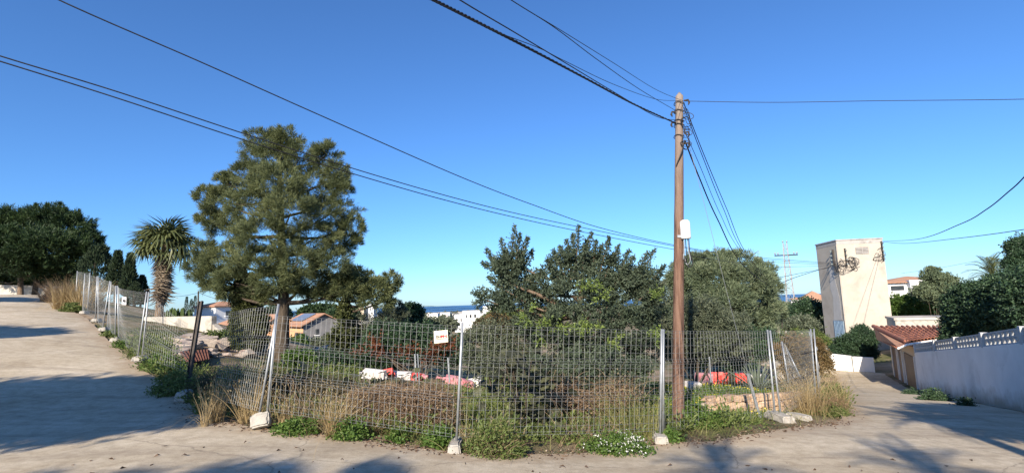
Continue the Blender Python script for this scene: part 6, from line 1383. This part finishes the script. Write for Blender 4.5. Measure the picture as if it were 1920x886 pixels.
weed_patch('bright green leafy weeds under the left row near the shade', 312, 690, 14.3, 90, 34, 170)
weed_patch('bright green weeds right of the upturned foot', 555, 803, 9.0, 80, 26, 150)
weed_patch('bright green leafy weeds at the base of the fanned tuft', 655, 812, 8.8, 60, 34, 130)
weed_patch('green weeds left of the single grey post foot', 825, 828, 8.6, 52, 36, 120)
weed_patch('small bright green leaf clump under the sign panel', 745, 818, 8.8, 30, 20, 50)
weed_patch('yellow green weeds mound right of the single grey post', 925, 845, 8.35, 110, 60, 260, 'weed', .08, .045)
weed_patch('white flowered green mound along the fence foot', 1155, 838, 8.9, 120, 36, 260, 'green', .07, .045, flowers=70)
weed_patch('green weeds around the foot of the double post', 1255, 828, 9.6, 40, 20, 70)
weed_patch('leafy green mound at the foot of the wooden pole', 1302, 812, 10.6, 90, 40, 240)
weed_patch('pale dry weeds left of the tilted double post foot', 1370, 806, 11.3, 110, 16, 160, 'weed', .08, .04)
weed_patch('green weeds on the bank at the right road edge', 1566, 752, 14.4, 34, 44, 200, 'weed', .09, .045)
weed_patch('olive green weeds at the outer right road corner', 1565, 785, 12.8, 46, 22, 130, 'weed', .08, .04)
weed_patch('green weeds at the far end of the left fence row', 135, 590, 26.5, 40, 20, 150, 'weed', .14, .07)
weed_patch('green weeds between the left row feet', 228, 655, 17.2, 26, 16, 60, 'green', .1, .06)
weed_patch('weeds under the second left row feet', 205, 636, 19.4, 24, 12, 60, 'weed', .1, .06)
weed_patch('dark weeds growing at the foot of the white wall', 1752, 748, 18.8, 44, 22, 170, 'hedge', .11, .06)
weed_patch('small dark weed at the white wall nearer the camera', 1812, 752, 16.2, 22, 14, 60, 'hedge', .1, .05)
weed_patch('dark weed by the corner where wall meets garage', 1712, 740, 23.0, 26, 12, 70, 'hedge', .11, .05)
weed_patch('green tangle at the shaded left corner', 330, 715, 12.0, 90, 40, 200, 'weed', .09, .05)
weed_patch('mustard green weeds behind the left dry tufts', 440, 740, 11.0, 110, 70, 280, 'weed', .09, .04)
weed_patch('yellow green bush lit behind the leaning post pair', 590, 705, 13.0, 70, 50, 200, 'green', .1, .07)
# dirt and leaf litter
ed = np.array(EDGE2[6:25]); lv = Leaves(); n = 1500; i = RNG.integers(0, len(ed) - 1, n); t = RNG.random((n, 1)); q = ed[i] * (1 - t) + ed[i + 1] * t + RNG.normal(0, .16, (n, 2)); P = np.c_[q, HA(q[:, 0], q[:, 1]) + .008]
lv.add(blades(P, nrm(RNG.normal(size=(n, 3)) * np.array([1, 1, .12])), RNG.uniform(.03, .09, n), .025, .5 + RNG.normal(0, .25, n), .3)); 
n = 70; q = np.stack([RNG.uniform(-6, 8, n), RNG.uniform(6.3, 8.2, n)], -1); P = np.c_[q, HA(q[:, 0], q[:, 1]) + .012]; lv.add(blades(P, nrm(RNG.normal(size=(n, 3)) * np.array([1, 1, .15])), RNG.uniform(.04, .12, n), .03, .3 + RNG.normal(0, .2, n), .4))
o = lv.build('leaf_litter', M['deadleaf'], kind='stuff'); tag(o, 'brown leaf litter along the concrete edge', 'litter')
# pebbles along the broken edge
n = 420; i = RNG.integers(0, len(ed) - 1, n); t = RNG.random((n, 1)); q = ed[i] * (1 - t) + ed[i + 1] * t + RNG.normal(0, .14, (n, 2)); zq = HA(q[:, 0], q[:, 1]); mb = MB()
for (x, y), z in zip(q, zq): s = random.uniform(.008, .022); mb.box((x, y, z - .01 + s * .3), (s * 1.4, s, s * .8), random.uniform(0, 3), taper=.6)
o = mb.build('pebbles', M['pebble']); tag(o, 'small pale pebbles along the concrete edge', 'pebbles', kind='stuff')

# ------------------------------------------------------------------ trees outside the view whose shade falls on the road
def shade_tree(label, px, py, h, lobes, dens=1.0, kind='broad', name='roadside_tree'):
    g = ground_hit(px, py); c = toward_sun(g, h); b = np.array([c.x, c.y, H(c.x, c.y)])
    L_ = [(np.array(c) + np.array(o), np.array(r)) for o, r in lobes]
    f = fill_broad(dens, 22, ll=.16, lw=.09, per_twig=7) if kind == 'broad' else fill_pine(dens, nl=.3, nw=.035, blades_per=6)
    tree(name, label, 'tree', b, [b - np.array([0, 0, .3]), b * .5 + np.array(c) * .5, np.array(c)], .25, .08, L_, f, M['hedge'] if kind == 'broad' else M['pine_dark'], M['dark_bark'])
shade_tree('broad tree behind the camera shading the left road', 110, 775, 6.0, [((0, 0, 0), (1.9, 1.9, .8)), ((1.5, .4, .1), (1.5, 1.5, .7)), ((-2.0, .2, .1), (1.9, 1.9, .9)), ((-.2, .3, .7), (1.8, 1.6, .6)), ((2.6, .9, .4), (1.0, 1.0, .5)), ((-3.6, 0, 0), (1.8, 1.8, .9))], 4.0)
shade_tree('round tree left of the road shading its middle', 5, 624, 6.5, [((0, 0, 0), (1.3, 1.1, .35)), ((-1.6, 0, .05), (1.4, 1.2, .4)), ((-3, 0, 0), (1.6, 1.4, .45))], 4.5)
shade_tree('unseen tree added to shade the left road farther up', 52, 562, 6.5, [((0, 0, 0), (1.4, 1.4, .4)), ((-1.6, 0, 0), (1.4, 1.4, .4))], 4.5)  # stand-in tree added out of view to throw the angular shadow uphill
shade_tree('sparse pine behind the camera dappling the near road', 380, 884, 8.0, [((0, -.5, -.1), (1.1, .4, .10)), ((1.4, -.3, .0), (.9, .3, .08)), ((-1.6, -.6, -.1), (1.1, .4, .12)), ((-.6, -1.2, -.6), (1.6, .5, .15))], .4, 'pine', 'roadside_pine')
def shade_palm(label, px, py, h, sc=1.2, n=22):
    g = ground_hit(px, py); c = toward_sun(g, h); feather_palm(label, (c.x, c.y, H(c.x, c.y)), c, .14, n, sc, -40)
shade_palm('tall feather palm right of the camera shading the right road', 1752, 790, 6.2, .62, 22)
shade_palm('feather palm behind the camera near the right roadside', 1790, 905, 6.8, .62, 22)
shade_palm('feather palm behind the camera in the middle', 1355, 896, 7.0, .6, 22)
shade_tree('tree behind the white wall shading the right road edge', 1925, 800, 5.5, [((0, 0, 0), (1.5, 1.6, 1.0)), ((1.6, .6, 0), (1.6, 1.6, 1.0)), ((.9, -.8, .2), (1.4, 1.4, .9)), ((1.5, 2.2, 0), (1.4, 1.4, .8))], 2.2)
